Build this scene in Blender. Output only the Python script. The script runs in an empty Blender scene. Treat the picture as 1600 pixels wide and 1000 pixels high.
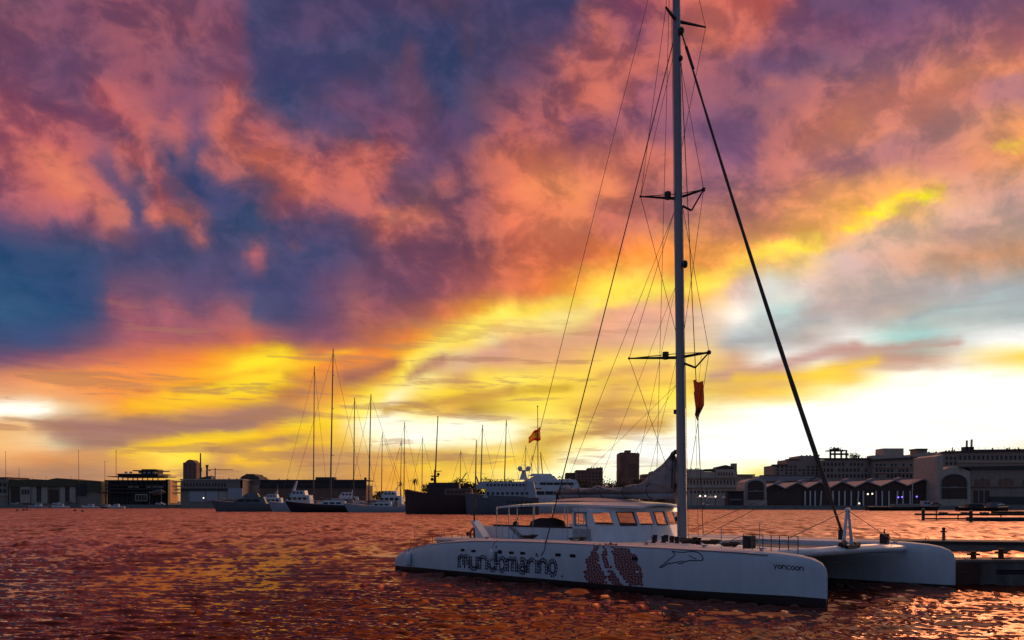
import bpy, bmesh, math, random
import numpy as np
from mathutils import Vector, noise as mnoise
R = math.radians
scene = bpy.context.scene
COL = scene.collection
random.seed(11)

# ------------------------------------------------------------------ camera
F, HX, HY, EYE = 1400.0, 800.0, 783.0, 3.5          # the photograph's focal length and horizon, 1600 x 1000
cam_d = bpy.data.cameras.new('camera'); cam = bpy.data.objects.new('camera', cam_d); COL.objects.link(cam)
cam.location = (0, 0, EYE); cam.rotation_euler = (R(90), 0, 0)
cam_d.sensor_width = 36; cam_d.lens = 36 * F / 1600
cam_d.shift_y = (HY - 500) / 1600
cam_d.clip_start = .1; cam_d.clip_end = 20000
scene.camera = cam
scene.view_settings.view_transform = 'Standard'; scene.view_settings.look = 'None'
scene.view_settings.exposure = 0; scene.view_settings.gamma = 1; scene.view_settings.use_curve_mapping = False
scene.cycles.max_bounces = 6; scene.cycles.glossy_bounces = 3; scene.cycles.diffuse_bounces = 2
scene.cycles.caustics_reflective = False; scene.cycles.caustics_refractive = False
scene.cycles.sample_clamp_indirect = 4

# ------------------------------------------------------------------ sky
SUN_AZ, SUN_EL = R(36), R(6.0)
SKY_ROWS = {
0:"0:785064 100:7d4d66 200:8d5062 300:7d4d64 360:774b66 400:3f4268 500:4a4266 600:4f4266 700:54425f 800:47426a 900:443f66 940:7d4a60 1000:9a5060 1100:c8685c 1200:cd6458 1240:a05864 1280:664a6c 1400:6a4c70 1500:765070 1600:8e5c70",
50:"0:834e62 100:7c4c66 200:8b5062 300:8c5062 365:804c64 400:47446c 500:5d4668 600:44446a 700:42426a 800:4f4464 880:54446a 920:8a5060 950:b0605c 1000:8a4f66 1060:b0605e 1100:c46a5a 1180:b06064 1220:82526a 1300:7c4d68 1400:7e5270 1500:96606f 1600:b86b6c",
100:"0:7a4a66 100:6e4a68 200:8c5064 300:805068 365:84506a 400:524870 500:464470 590:4c4668 635:6a4a64 660:4c4468 700:3c4268 750:4a4468 800:5a4464 850:7a4c62 900:a85c5e 1000:b8625c 1100:9b5a66 1200:6e4d6e 1300:7d5870 1400:9e6672 1500:c27668 1600:dc8468",
150:"0:9c5462 60:80506a 100:744a68 130:80506a 170:ac5860 210:9a5464 280:764a68 340:8a5266 370:b85e5e 400:4a466c 450:40446c 500:5a4a6c 550:66496a 600:54466a 640:6e4a64 700:42446a 760:60465f 800:784c62 900:b8625c 940:c46a5c 1000:9c586a 1100:8a566a 1200:80566a 1300:b06a6a 1400:cf7a6a 1450:dc8268 1500:cc7c6a 1550:a8707a 1600:a0707a",
200:"0:a85862 50:b05a62 100:b05a60 150:96546a 200:a85a62 230:b06060 260:7a4c68 275:a85a62 310:6c4c70 350:c06458 380:9a5864 400:b85f60 450:7e5068 500:524870 550:5c4868 600:7a4a66 650:744a66 700:5c4468 740:5a4668 780:9a5660 800:a85a5c 860:9a5666 900:9a5666 1000:8c5468 1100:7c5474 1170:745070 1200:9a6068 1270:c87464 1340:d88464 1400:b87872 1500:b87c74 1600:e89a62",
250:"0:a65862 60:c0645a 100:c0645a 140:8c5468 175:74506c 210:b86060 240:a05a64 265:484870 300:404670 325:805468 350:b06060 400:cc6a58 460:b86058 500:a85a60 560:c0645c 600:b8605a 640:80506a 680:644868 720:7a4c62 780:c46a58 830:d07058 900:cc7260 950:d0745c 1000:bc685c 1060:b46a64 1100:8a5a74 1160:84587a 1200:b06a6a 1250:c87868 1300:b87472 1400:a87078 1500:d08870 1600:f0a060",
300:"0:945468 50:b05e64 100:c4685a 140:b86060 180:60496c 225:46486c 245:b86060 265:a05a66 300:3c446e 350:464870 400:5a4868 430:b0605c 470:c4685a 500:b8605c 560:c4685a 600:8a5064 660:745060 700:90545f 720:86505f 760:9c585c 800:d87058 850:e07c58 900:e08858 950:e08458 1000:b8685f 1060:a86868 1100:9a6270 1200:b0706c 1260:dc8c68 1300:f0a268 1400:f4ac60 1450:eeb070 1490:d8a48a 1550:c8988a 1600:c8988c",
330:"0:80506a 60:9a586a 100:b8626a 140:a05a66 170:bc6860 195:7a5068 220:48486e 245:b05e60 290:c06a5c 310:8a5668 340:464a70 400:34446a 430:9c5864 470:8a5264 520:7a5068 560:a85a60 600:c46a5c 650:c87060 700:90545f 740:8a505e 800:dc7458 900:dc8058 950:c46c5c 1000:c06c60 1060:b87070 1100:c07c68 1160:b47068 1200:c87e66 1250:eca064 1330:f4b058 1400:f2b468 1450:eab880 1490:d8ac98 1600:c89c90",
360:"0:46486e 100:5a4a6c 150:7a5068 180:8e5a6c 230:5c4c70 280:4a4a70 312:9a5a66 340:464a70 400:2f4468 450:4c4468 480:54486c 540:5e4a6a 600:b8625c 660:9c5860 700:86505f 740:94565c 800:d87058 850:e07c58 900:d87a58 950:c06858 1000:c87860 1060:d89060 1100:d88c60 1150:d48464 1200:e09460 1260:f2ae58 1300:f0b060 1330:e8b888 1370:d8b098 1450:d8ac92 1500:c89c90 1600:c8a08c",
400:"0:2c4870 100:2f4a70 150:3a4a70 200:48486e 300:484a70 380:564c70 402:a85c66 425:4c4a70 500:464a72 560:5c4868 600:7a4c62 700:8a505e 760:a45a58 800:cc6a50 900:d8704c 950:f88c44 1000:ff9a40 1060:f89848 1100:f4a050 1150:f8ac4c 1200:f8c058 1260:f0cc80 1290:e0c0a0 1320:d0b4b0 1400:d8a890 1500:cc9878 1600:cc9470",
450:"0:2c5078 100:2c4a74 155:3a4a72 180:70506c 240:6c506c 300:5c4c70 350:5a4c70 400:464a74 470:4a4870 520:6a4c6c 560:7c5064 620:744a64 700:a05860 760:c06658 800:d87450 850:f88c44 900:ffb040 930:ffe848 960:ffee50 1000:fff060 1040:ffd060 1070:ffb850 1100:ffd448 1150:e0bcb0 1200:ece4d8 1260:e0c4b8 1300:d0b4a8 1400:c0aca4 1500:b8b0b0 1600:a8b0b4",
490:"0:34587c 100:30507a 155:3e4e76 175:80506c 210:a05c6a 240:8a566c 265:a86070 300:74506c 350:a8606a 380:8c5a6c 400:505074 450:4c4a70 500:6c4e70 560:a05c60 600:985860 660:b06458 700:d87850 760:ffb038 800:ffe848 840:fff060 870:fff090 900:f0d070 940:e8a880 1000:e8a890 1060:ecb090 1100:f0c8a8 1150:f8f0e0 1190:d0d8d4 1230:b8d8d4 1280:c0b4b0 1340:b8a8a4 1400:c8b4a8 1500:b8c0bc 1600:a8b4b4",
530:"0:404e74 60:40507a 100:504e74 160:80546c 220:b8646a 290:a85e66 350:b8645c 390:d06c54 420:a85e60 470:885466 520:90566a 580:c06e50 640:f08c40 700:ffd038 740:fff068 770:fff8a0 800:e8b078 820:dca07c 880:e0a880 940:e8a888 1000:e8b090 1060:f0c898 1100:e8c8a8 1150:b8c0c4 1200:b0b4b4 1260:c0b0a8 1330:f0ece4 1400:b0dcd4 1440:a8d8d4 1500:d8dcd8 1550:f0ece8 1600:f4f0ec",
560:"0:6e5070 60:8a5468 120:a0606a 180:dc7858 250:f08848 300:f88c40 350:ffb028 400:ffdc10 450:ffd428 500:f89038 560:ff9838 600:ff9c30 640:ffe020 680:fff060 720:fff8b0 760:d8a078 820:e0a878 880:ecb078 940:ffe060 1000:ffec60 1060:fff070 1100:f4d878 1150:e0b090 1200:f8f4ec 1270:f8f0e8 1320:d8b0a0 1380:cc9c88 1440:c89c88 1500:f0d8b8 1550:fce890 1600:ffe858",
590:"0:d88868 60:f09858 100:f89c50 160:ff9c40 220:f89848 300:ffb030 340:ffd818 400:ffee08 450:ffe020 490:f0a040 550:b4785c 600:f0b040 630:fff040 670:fff490 700:f0d070 720:d8a468 750:ffe850 800:fff060 880:ffe850 940:ffe850 1000:f0c060 1060:f8d458 1100:f0d458 1160:e0a878 1220:d09c80 1280:ffe050 1330:ffd850 1360:fff0a0 1400:fffae0 1500:fffcf0 1600:ffffe8",
615:"0:f0b080 60:f8b070 120:f0a060 180:f89848 230:ffb040 290:ffe020 340:ffe818 400:ffe418 450:c88848 500:d89050 530:f0a838 580:fff040 620:fff8c0 660:ffec60 700:ffe838 760:f0d848 800:fff050 880:ffe848 930:f8d858 960:e0b060 1020:ffe850 1060:ffee50 1100:e8d060 1140:f0c860 1180:ffd850 1240:ffe860 1290:fff8b0 1350:fcfcf0 1450:fafaf6 1600:f8f8f4",
640:"0:fffff0 50:fffff0 80:f8e0b8 110:e8c090 200:ffb438 260:ffd028 290:ffc838 340:d89858 390:b48068 430:b07c68 480:f0b048 530:ffe040 570:fff480 610:fffce0 660:ffec60 700:f4c850 740:b89040 790:e8d048 850:fff058 900:f0d050 950:d8a860 1000:ffe060 1060:fff070 1090:fff8c0 1200:fcfcf4 1350:fafaf6 1600:f8f8f4",
665:"0:f0b878 40:f0c080 90:c89878 150:b08070 240:a87868 300:a87c68 380:b08068 420:e8a848 460:fff040 520:ffe030 570:fffce8 640:fffce0 700:ffffe8 800:ffffd8 850:f8e878 900:fff060 950:e8b868 1000:e8b868 1040:e8cc70 1070:fffce0 1200:fcfcf6 1600:f8f8f4",
690:"0:f8c880 60:f8d098 90:d8c8a0 130:a88870 190:b08468 240:d8a058 290:ffd830 350:ffe020 400:ffd830 430:c89458 460:a8785c 490:d89c50 540:f0c850 600:fff8d0 650:fffce8 720:fff8d0 790:fff8c8 830:d8b858 870:e0c050 900:fff080 950:fff8b8 1000:fcfcf0 1200:fcfcf6 1560:f8f6f0 1600:f6f0e8",
715:"0:f0b070 60:e8a060 110:d89860 160:d8a060 200:f8c048 260:fff050 310:ffe840 350:d8a060 390:ffd030 430:f0c040 470:d09858 520:c89860 580:d0a060 620:f0c050 660:ffe838 700:d8b050 760:f8e048 800:ffe850 850:f0d858 890:fff8c0 960:fffef0 1100:fafaf4 1200:fcfcf4 1540:f8f6d8 1600:f4f090",
740:"0:b88868 80:b4866a 150:b8886a 200:d09860 240:f0b850 270:f8d058 300:c89860 350:c09060 400:c89860 460:d8a858 510:c89860 570:d8a050 620:f0b040 680:f8d848 740:f8e058 800:fff080 860:fff8b8 920:fffee0 1150:f8f8c0 1190:f4f080 1220:f8f8d8 1500:f8f8b0 1600:f4f0a0",
790:"0:c09068 100:c08a68 200:d8a060 300:c89058 400:c89860 500:d8a058 600:e8b048 700:f0c848 800:ffe850 900:fffcd0 1000:fafaf0 1180:f4f080 1300:f8f8b0 1600:f4f0a0"}
# extra brush strokes over the colour rows: points, half width px, colour, opacity
PUFFS = '''160,148,224,200,10,b05860 20,160,132,228,17,a85862 60,240,120,296,9,d07860 104,265,118,295,5,d47c62 140,304,192,344,9,c8705e 156,348,176,364,6,b06460 188,236,256,280,12,b86060 192,275,200,296,7,b06060 224,304,248,340,8,b86060 240,332,312,344,6,cc7060 304,345,317,368,5,c06a5e 256,192,284,248,10,b46060 332,208,372,165,13,bc625c 320,256,360,280,9,b86060 360,228,400,250,11,c46858
256,250,262,254,8,3e4670 275,280,355,305,15,3c446e 192,312,224,336,10,42466c 140,248,172,280,9,5a4a6c 180,208,208,216,7,6e4868 278,116,296,118,10,704a68 340,240,350,244,6,74506c
400,240,420,236,9,d06c54 432,208,480,216,13,985864 448,296,492,276,11,c8685a 500,320,560,324,9,c06460 562,290,582,302,9,bc6460 560,232,640,236,10,b8605a 596,336,688,348,11,c87060 610,334,622,336,4,dc8c70 640,75,648,160,11,6c4a64 528,160,580,176,13,6e4a68 732,40,736,96,10,60465c 690,288,705,284,9,a45c5e
544,200,568,212,12,56486a 624,262,656,270,10,5c4666 590,314,612,308,7,6a4c66 682,70,696,150,15,3e4268 440,160,464,184,13,3e466c 700,320,736,280,9,7a5060 405,302,430,296,8,5c4a68 460,72,600,64,20,44466c
880,80,968,132,18,b8625c 920,16,952,52,12,b0605c 820,296,896,280,20,e08858 960,236,1040,240,15,c46c60 860,192,888,224,13,b86458 1140,64,1192,24,16,c8685a 900,205,950,200,15,8a5268 930,310,952,340,13,b46460 1128,188,1160,200,14,745070
1200,136,1218,132,8,b06a66 1272,188,1288,172,10,b87068 1320,165,1456,120,12,d07c6a 1352,205,1440,188,10,d8826a 1464,124,1584,96,12,e08a66 1560,136,1600,122,10,a0727c 1350,236,1440,216,10,a87478 1240,256,1340,256,11,b07074 1210,315,1270,300,8,e0905f
172,470,240,505,9,9c5868 250,470,330,520,8,a45c68 330,505,385,498,6,b0646a 390,404,414,406,8,a85c66 460,385,470,392,6,8a5664 100,560,230,552,7,c06a60'''
STROKES = [([(float(p[0]), float(p[1])), (float(p[2]), float(p[3]))], float(p[4]) * 1.15, p[5], .62) for p in (q.split(',') for q in PUFFS.split())] + [
([(800,492),(860,478),(930,466),(1000,450),(1060,440),(1140,424),(1200,396)],11,'ffe84a',.75),
([(520,572),(600,566),(650,560)],8,'ff9838',.5),
([(1316,352),(1350,338),(1400,318),(1470,298)],6,'ffee20',1),
([(1345,348),(1400,326),(1460,304)],3.5,'ffff40',.8),
([(1205,395),(1240,385),(1285,375)],9,'ffee4a',1),
([(1560,238),(1600,222)],6,'ffd850',.9),
([(640,565),(700,528),(760,500),(800,486)],13,'fff058',.7),
([(640,600),(660,575),(690,548)],10,'fff8a8',.8),
([(800,512),(830,505),(870,508),(900,500),(930,480)],14,'fff488',.7),
([(930,480),(970,472),(1010,458),(1050,448),(1090,452),(1130,440)],8,'fff058',.8),
([(540,578),(580,574),(620,566)],10,'b0705c',.5),
([(640,588),(660,578),(690,565)],8,'c08868',.8),
([(690,568),(740,560),(790,545)],14,'d4988a',.7),
([(600,640),(650,632),(700,628),(760,618),(800,612)],6,'d8a848',.8),
([(900,645),(960,632),(1020,628)],5,'d0a050',.8),
([(860,690),(920,680),(1000,664),(1040,660)],5,'c8984c',.8),
([(930,588),(980,578),(1050,570)],6,'d89a68',.7),
([(800,612),(840,608),(890,606)],6,'c09c30',.7),
([(1110,588),(1180,582),(1230,568),(1300,548),(1340,540)],8,'c4948a',.85),
([(1300,548),(1380,544),(1440,536),(1500,534)],6,'c89a8c',.85),
([(1150,592),(1230,590),(1300,580),(1370,562)],7,'ffe040',.85),
([(1100,606),(1150,602),(1200,594)],5,'f0d060',.7),
([(1190,510),(1260,492),(1340,470),(1440,455)],7,'b8a4a0',.7),
([(1190,515),(1240,500)],12,'c4d6d4',.7),
([(1400,508),(1450,496),(1500,482),(1570,462)],6,'b4cac8',.8),
([(1420,500),(1480,480),(1560,470),(1600,462)],5,'a4acac',.7),
([(1130,540),(1180,528),(1240,510),(1290,500)],8,'a8a8a8',.7),
([(1220,470),(1260,458)],10,'f4e8d8',.6),
([(0,640),(40,640),(65,638)],9,'fffff4',.9),
([(100,668),(170,668),(250,674),(330,668),(400,660)],9,'a0746c',.7),
([(130,690),(170,692),(195,696)],5,'a47c6c',.6),
([(180,705),(260,690),(330,684),(400,676)],5,'ffe838',.8),
([(200,716),(270,706),(320,700)],4,'ffe050',.7),
([(230,655),(300,645),(350,645)],4,'f8b060',.6),
([(190,612),(260,606),(340,600)],3,'c88050',.6),
([(370,720),(390,706),(430,700),(480,690),(520,690)],6,'ffe030',.7),
([(330,700),(380,690),(430,690)],4,'b08060',.5),
([(640,760),(700,735),(760,728),(850,715)],4,'f0c040',.5),
([(60,664),(100,667),(190,660),(300,658),(440,648),(480,648)],9,'a4766a',.75),
([(90,680),(150,688),(190,692)],9,'a8786a',.6),
([(200,705),(260,696),(330,690),(400,682),(450,672),(500,668)],6,'ffd820',.85),
([(330,703),(400,695),(440,690)],6,'b07c60',.75),
([(360,726),(385,709),(420,700)],5,'ffd030',.8),
([(380,727),(420,719)],4,'f8c840',.7),
([(200,631),(290,632),(350,628),(420,622)],7,'ffd020',.75),
([(215,612),(245,612)],3.5,'c86840',.6),
([(270,616),(350,612)],3,'c87838',.6),
([(300,596),(360,588),(420,582)],4,'f89838',.5),
([(370,575),(440,552)],12,'fff000',.7),
([(400,592),(450,576),(550,548)],4,'ffdc18',.7),
([(540,591),(580,581),(615,568)],8,'a86858',.85),
([(455,590),(500,598)],7,'c07850',.7),
([(430,621),(480,615)],5,'b87850',.7),
([(560,650),(590,625),(620,600),(640,575),(680,545),(740,512),(800,488)],8,'fff460',.8),
([(645,585),(665,570),(692,560)],6,'b88068',.75),
([(600,643),(650,636),(680,632)],5,'c8a040',.8),
([(690,628),(760,618),(800,608)],6,'c89848',.75),
([(690,704),(760,698),(840,690)],4,'f0d050',.6),
([(560,712),(640,706),(720,712)],5,'d8a850',.6),
]
def hexs(h): return np.array([int(h[i:i+2],16) for i in (0,2,4)])/255.0
def s2l(c): return np.where(c<=.04045,c/12.92,((c+.055)/1.055)**2.4)
def paint(px,py):
    """sRGB colour of the evening sky at picture coordinates (arrays)"""
    px=np.clip(px,0,1600); py=np.clip(py,0,790)
    ys=sorted(SKY_ROWS); rows=[]
    for y in ys:
        xs,cs=[],[]
        for t in SKY_ROWS[y].split():
            a,b=t.split(':'); xs.append(float(a)); cs.append(hexs(b))
        cs=np.array(cs)
        rows.append(np.stack([np.interp(px,xs,cs[:,k]) for k in range(3)],-1))
    rows=np.array(rows); ys=np.array(ys,float)
    i=np.clip(np.searchsorted(ys,py,side='right')-1,0,len(ys)-2)
    t=np.clip((py-ys[i])/(ys[i+1]-ys[i]),0,1)
    t=(t+ t*t*(3-2*t))*.5
    I,J=np.indices(px.shape)
    c=rows[i,I,J]*(1-t)[...,None]+rows[i+1,I,J]*t[...,None]
    for pts,w,h,op in STROKES:
        d=np.full(px.shape,1e9)
        for (x0,y0),(x1,y1) in zip(pts,pts[1:]):
            dx,dy=x1-x0,y1-y0; L=dx*dx+dy*dy
            u=np.clip(((px-x0)*dx+(py-y0)*dy)/L,0,1)
            d=np.minimum(d,np.hypot(px-x0-u*dx,(py-y0-u*dy)))
        a=op*np.exp(-(d/w)**2*.9)
        c=c*(1-a[...,None])+hexs(h)*a[...,None]
    return c
world = bpy.data.worlds.new('World'); world.use_nodes = True
wn, wl = world.node_tree.nodes, world.node_tree.links
wn.clear()
def N(tree, kind, **kw):
    n = tree.nodes.new(kind)
    for k, v in kw.items(): setattr(n, k, v)
    return n
def math_node(tree, op, a, b=None, c=None, clamp=False):
    n = tree.nodes.new('ShaderNodeMath'); n.operation = op; n.use_clamp = clamp
    for i, x in enumerate((a, b, c)):
        if x is None: continue
        if isinstance(x, (int, float)): n.inputs[i].default_value = x
        else: tree.links.new(x, n.inputs[i])
    return n.outputs[0]
def build_sky():
    T = world.node_tree
    M = lambda op, a, b=None, c=None, clamp=False: math_node(T, op, a, b, c, clamp)
    els = [R(-.25 + .25 * i) for i in range(57)] + [R(14.2 + .48 * i) for i in range(33)]; SEG, PER = 4, 32
    AZ0, AZ1 = R(-31), R(31)
    ncol = SEG * (PER - 1) + 1
    azs = np.linspace(AZ0, AZ1, ncol)
    A, E = np.meshgrid(azs, np.array(els), indexing='ij')
    C = 0
    for dx in (-2, 0, 2):                                # a light blur against stair steps
        for dy in (-2, 2):
            C = C + paint(HX + F * np.tan(A) + dx, HY - F * np.tan(E) / np.cos(A) + dy) / 6
    C = s2l(C)
    lum = C @ np.array([.25, .6, .15])
    C[..., 1] *= 1 - .13 * np.clip((np.minimum(C[..., 0], C[..., 1]) - C[..., 2] * 1.6) / .5, 0, 1)          # golden rather than lemon
    boost = 1 + .15 * np.clip((lum - .55) / .35, 0, 1) ** 1.5
    C = C * boost[..., None]
    bands = []                                           # nodes first, links afterwards (much faster)
    for j in range(len(els)):
        bn = []
        for k in range(SEG):
            rp = T.nodes.new('ShaderNodeValToRGB'); bn.append(rp)
            for i in range(PER - 2): rp.color_ramp.elements.new((i + 1) / (PER - 1))
            seg = np.ones((PER, 4), np.float32); seg[:, :3] = C[k * (PER - 1):k * (PER - 1) + PER, j]
            rp.color_ramp.elements.foreach_set('color', seg.ravel())
            if k: bn.append(T.nodes.new('ShaderNodeMix'))
        bn += [T.nodes.new('ShaderNodeMath'), T.nodes.new('ShaderNodeMath'), T.nodes.new('ShaderNodeMix')]
        bands.append(bn)
    geo = N(T, 'ShaderNodeTexCoord').outputs['Generated']
    sep = N(T, 'ShaderNodeSeparateXYZ'); wl.new(geo, sep.inputs[0])
    X, Y, Z = sep.outputs
    az = M('ARCTAN2', X, Y)
    el = M('ARCSINE', Z)
    # wind-blown cloud texture in (azimuth, elevation)
    def fbm(sx, sy, scale, detail, rough, seed, shear=0.0, dist=0.0):
        cmb = N(T, 'ShaderNodeCombineXYZ')
        wl.new(M('ADD', M('MULTIPLY', az, sx), M('MULTIPLY', el, shear)), cmb.inputs[0])
        wl.new(M('ADD', M('MULTIPLY', el, sy), M('MULTIPLY', az, -shear * .5)), cmb.inputs[1]); cmb.inputs[2].default_value = seed
        n = N(T, 'ShaderNodeTexNoise'); n.inputs['Scale'].default_value = scale
        n.inputs['Detail'].default_value = detail; n.inputs['Roughness'].default_value = rough
        n.inputs['Distortion'].default_value = dist
        wl.new(cmb.outputs[0], n.inputs['Vector'])
        return M('SUBTRACT', n.outputs['Fac'], .5)
    hi = N(T, 'ShaderNodeMapRange'); hi.inputs[1].default_value = R(8); hi.inputs[2].default_value = R(16); wl.new(el, hi.inputs[0])
    hi = hi.outputs[0]                                   # 0 in the low streaks, 1 in the high puffs
    lo = M('SUBTRACT', 1.0, hi)
    puff_x = fbm(1, 1, 12, 3, .5, 1.3, .35); puff_y = fbm(1, 1, 12, 3, .5, 7.7, .35)
    fine_x = fbm(1, 1.1, 24, 2, .5, 4.3, .5); fine_y = fbm(1, 1.1, 24, 2, .5, 6.1, .5)
    crisp_x = fbm(1, 1.2, 75, 4, .6, 24.3, .5, .4); crisp_y = fbm(1, 1.2, 75, 4, .6, 26.1, .5, .4)
    fine_x = M('MULTIPLY_ADD', crisp_x, .5, fine_x); fine_y = M('MULTIPLY_ADD', crisp_y, .5, fine_y)
    thin_x = fbm(1, 3, 24, 6, .6, 14.3, -.15, .3); thin_y = fbm(1, 3.4, 24, 6, .6, 16.1, -.15, .4)
    streak_x = fbm(1, 4, 8, 6, .55, 3.1, -.12); streak_y = fbm(1, 3.2, 9, 8, .6, 9.2, -.15, .2)
    waz = M('ADD', az, M('ADD', M('MULTIPLY', M('MULTIPLY_ADD', fine_x, .03, M('MULTIPLY', puff_x, .02)), hi), M('MULTIPLY', M('MULTIPLY_ADD', thin_x, .014, M('MULTIPLY', streak_x, .012)), lo)))
    wel = M('ADD', el, M('ADD', M('MULTIPLY', M('MULTIPLY_ADD', fine_y, .026, M('MULTIPLY', puff_y, .016)), hi), M('MULTIPLY', M('MULTIPLY_ADD', thin_y, .011, M('MULTIPLY', streak_y, .006)), lo)))
    # colours of this evening's cloud deck, one ramp per band of elevation
    t = M('DIVIDE', M('SUBTRACT', waz, AZ0), AZ1 - AZ0, clamp=True)
    seg_t = [M('MULTIPLY', M('SUBTRACT', t, k / SEG), SEG, clamp=True) for k in range(SEG)]
    seg_f = [M('GREATER_THAN', t, k / SEG) for k in range(SEG)]
    def mix(f, a, b):
        n = N(T, 'ShaderNodeMix', data_type='RGBA'); 
        wl.new(f, n.inputs['Factor']); wl.new(a, n.inputs[6]); wl.new(b, n.inputs[7]); return n.outputs[2]
    def mix_in(n, f, a, b):
        n.data_type = 'RGBA'; wl.new(f, n.inputs['Factor']); wl.new(a, n.inputs[6]); wl.new(b, n.inputs[7]); return n.outputs[2]
    acc = None
    for j, e in enumerate(els):
        bn = bands[j]
        row = None
        for k in range(SEG):
            rp = bn[0 if k == 0 else 2 * k - 1]
            wl.new(seg_t[k], rp.inputs[0])
            row = rp.outputs[0] if row is None else mix_in(bn[2 * k], seg_f[k], row, rp.outputs[0])
        if acc is None: acc = row
        else:
            m1, m2, mx = bn[-3:]; m1.operation = 'SUBTRACT'; m2.operation = 'DIVIDE'; m2.use_clamp = True
            wl.new(wel, m1.inputs[0]); m1.inputs[1].default_value = els[j - 1]; wl.new(m1.outputs[0], m2.inputs[0]); m2.inputs[1].default_value = e - els[j - 1]
            acc = mix_in(mx, m2.outputs[0], acc, row)
    # finer wisps: brightness variation of the cloud itself
    d1 = fbm(1, 1.25, 17, 10, .6, 5.5, .55, .3); d2 = fbm(1, 8, 10, 9, .62, 2.2, -.2, .5)
    def sharp(v, lo_, hi_):
        n = N(T, 'ShaderNodeMapRange', interpolation_type='SMOOTHSTEP'); wl.new(v, n.inputs[0]); n.inputs[1].default_value = lo_; n.inputs[2].default_value = hi_
        n.inputs[3].default_value = -.5; n.inputs[4].default_value = .5; return n.outputs[0]
    d1 = M('ADD', M('MULTIPLY', d1, .5), M('MULTIPLY', sharp(d1, -.09, .1), .2))
    det = M('ADD', 1.0, M('ADD', M('MULTIPLY', M('MULTIPLY', d1, .75), hi), M('MULTIPLY', M('MULTIPLY', d2, .55), lo)))
    scl = N(T, 'ShaderNodeVectorMath', operation='SCALE'); wl.new(acc, scl.inputs[0]); wl.new(det, scl.inputs['Scale'])
    rgb = N(T, 'ShaderNodeSeparateColor'); wl.new(acc, rgb.inputs[0])
    cloud = M('MULTIPLY', M('SUBTRACT', rgb.outputs[0], rgb.outputs[2]), 5.0, clamp=True)      # lit cloud, not open blue sky
    lit = M('MULTIPLY', M('MULTIPLY', d1, M('ADD', cloud, .12)), hi)
    glow = N(T, 'ShaderNodeVectorMath', operation='SCALE'); glow.inputs[0].default_value = (.55, .13, .03); wl.new(lit, glow.inputs['Scale'])
    vm0 = N(T, 'ShaderNodeVectorMath', operation='ADD'); wl.new(scl.outputs[0], vm0.inputs[0]); wl.new(glow.outputs[0], vm0.inputs[1])
    # thin mauve streaks drawn out across the glow
    bars = M('ADD', sharp(fbm(1, 9, 8, 9, .64, 12.2, -.22, .3), .02, .11), .5)
    band = N(T, 'ShaderNodeMapRange', interpolation_type='SMOOTHSTEP'); wl.new(el, band.inputs[0]); band.inputs[1].default_value = R(14); band.inputs[2].default_value = R(8)
    left = N(T, 'ShaderNodeMapRange', interpolation_type='SMOOTHSTEP'); wl.new(az, left.inputs[0]); left.inputs[1].default_value = R(16); left.inputs[2].default_value = R(4)
    bf = M('MULTIPLY', M('MULTIPLY', bars, .55), M('MULTIPLY', M('MULTIPLY', band.outputs[0], cloud), left.outputs[0]))
    barred = N(T, 'ShaderNodeMix', data_type='RGBA'); wl.new(bf, barred.inputs['Factor']); wl.new(vm0.outputs[0], barred.inputs[6]); barred.inputs[7].default_value = (.42, .2, .11, 1)
    vm0 = N(T, 'ShaderNodeVectorMath', operation='ADD'); wl.new(barred.outputs[2], vm0.inputs[0]); vm0.inputs[1].default_value = (0, 0, 0)
    vm = N(T, 'ShaderNodeVectorMath', operation='MAXIMUM'); wl.new(vm0.outputs[0], vm.inputs[0]); vm.inputs[1].default_value = (.02, .02, .03)
    # the rest of the dome: dusk sky away from the sunset
    sky = N(T, 'ShaderNodeTexSky', sky_type='NISHITA'); sky.sun_disc = False
    sky.sun_elevation = SUN_EL; sky.sun_rotation = SUN_AZ; sky.altitude = 0; sky.dust_density = 2.0; sky.ozone_density = 3.0
    dim = N(T, 'ShaderNodeVectorMath', operation='SCALE'); wl.new(sky.outputs[0], dim.inputs[0]); dim.inputs['Scale'].default_value = NISHITA
    tint = N(T, 'ShaderNodeVectorMath', operation='MULTIPLY_ADD'); wl.new(dim.outputs[0], tint.inputs[0])
    tint.inputs[1].default_value = (.6, .7, 1.05); tint.inputs[2].default_value = DUSK
    aabs = M('ABSOLUTE', az)
    side = N(T, 'ShaderNodeMapRange', interpolation_type='SMOOTHSTEP'); side.inputs[1].default_value = R(34); side.inputs[2].default_value = R(95); wl.new(aabs, side.inputs[0])
    up = N(T, 'ShaderNodeMapRange', interpolation_type='SMOOTHSTEP'); up.inputs[1].default_value = R(29); up.inputs[2].default_value = R(37); wl.new(el, up.inputs[0])
    over = N(T, 'ShaderNodeValToRGB'); cr = over.color_ramp           # unseen fiery cloud deck above the frame, added to redden the water
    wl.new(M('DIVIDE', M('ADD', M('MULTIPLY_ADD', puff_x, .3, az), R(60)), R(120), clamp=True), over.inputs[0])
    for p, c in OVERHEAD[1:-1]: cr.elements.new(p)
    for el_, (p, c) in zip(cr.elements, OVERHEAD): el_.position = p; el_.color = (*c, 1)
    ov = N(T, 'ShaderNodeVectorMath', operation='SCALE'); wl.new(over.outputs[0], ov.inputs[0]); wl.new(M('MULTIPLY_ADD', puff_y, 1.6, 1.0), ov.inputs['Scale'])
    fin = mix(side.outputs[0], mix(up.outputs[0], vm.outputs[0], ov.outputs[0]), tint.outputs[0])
    bg = N(T, 'ShaderNodeBackground'); wl.new(fin, bg.inputs[0]); bg.inputs[1].default_value = 1.0
    out = N(T, 'ShaderNodeOutputWorld'); wl.new(bg.outputs[0], out.inputs[0])
NISHITA = .04
DUSK = (.075, .102, .16)
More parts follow.
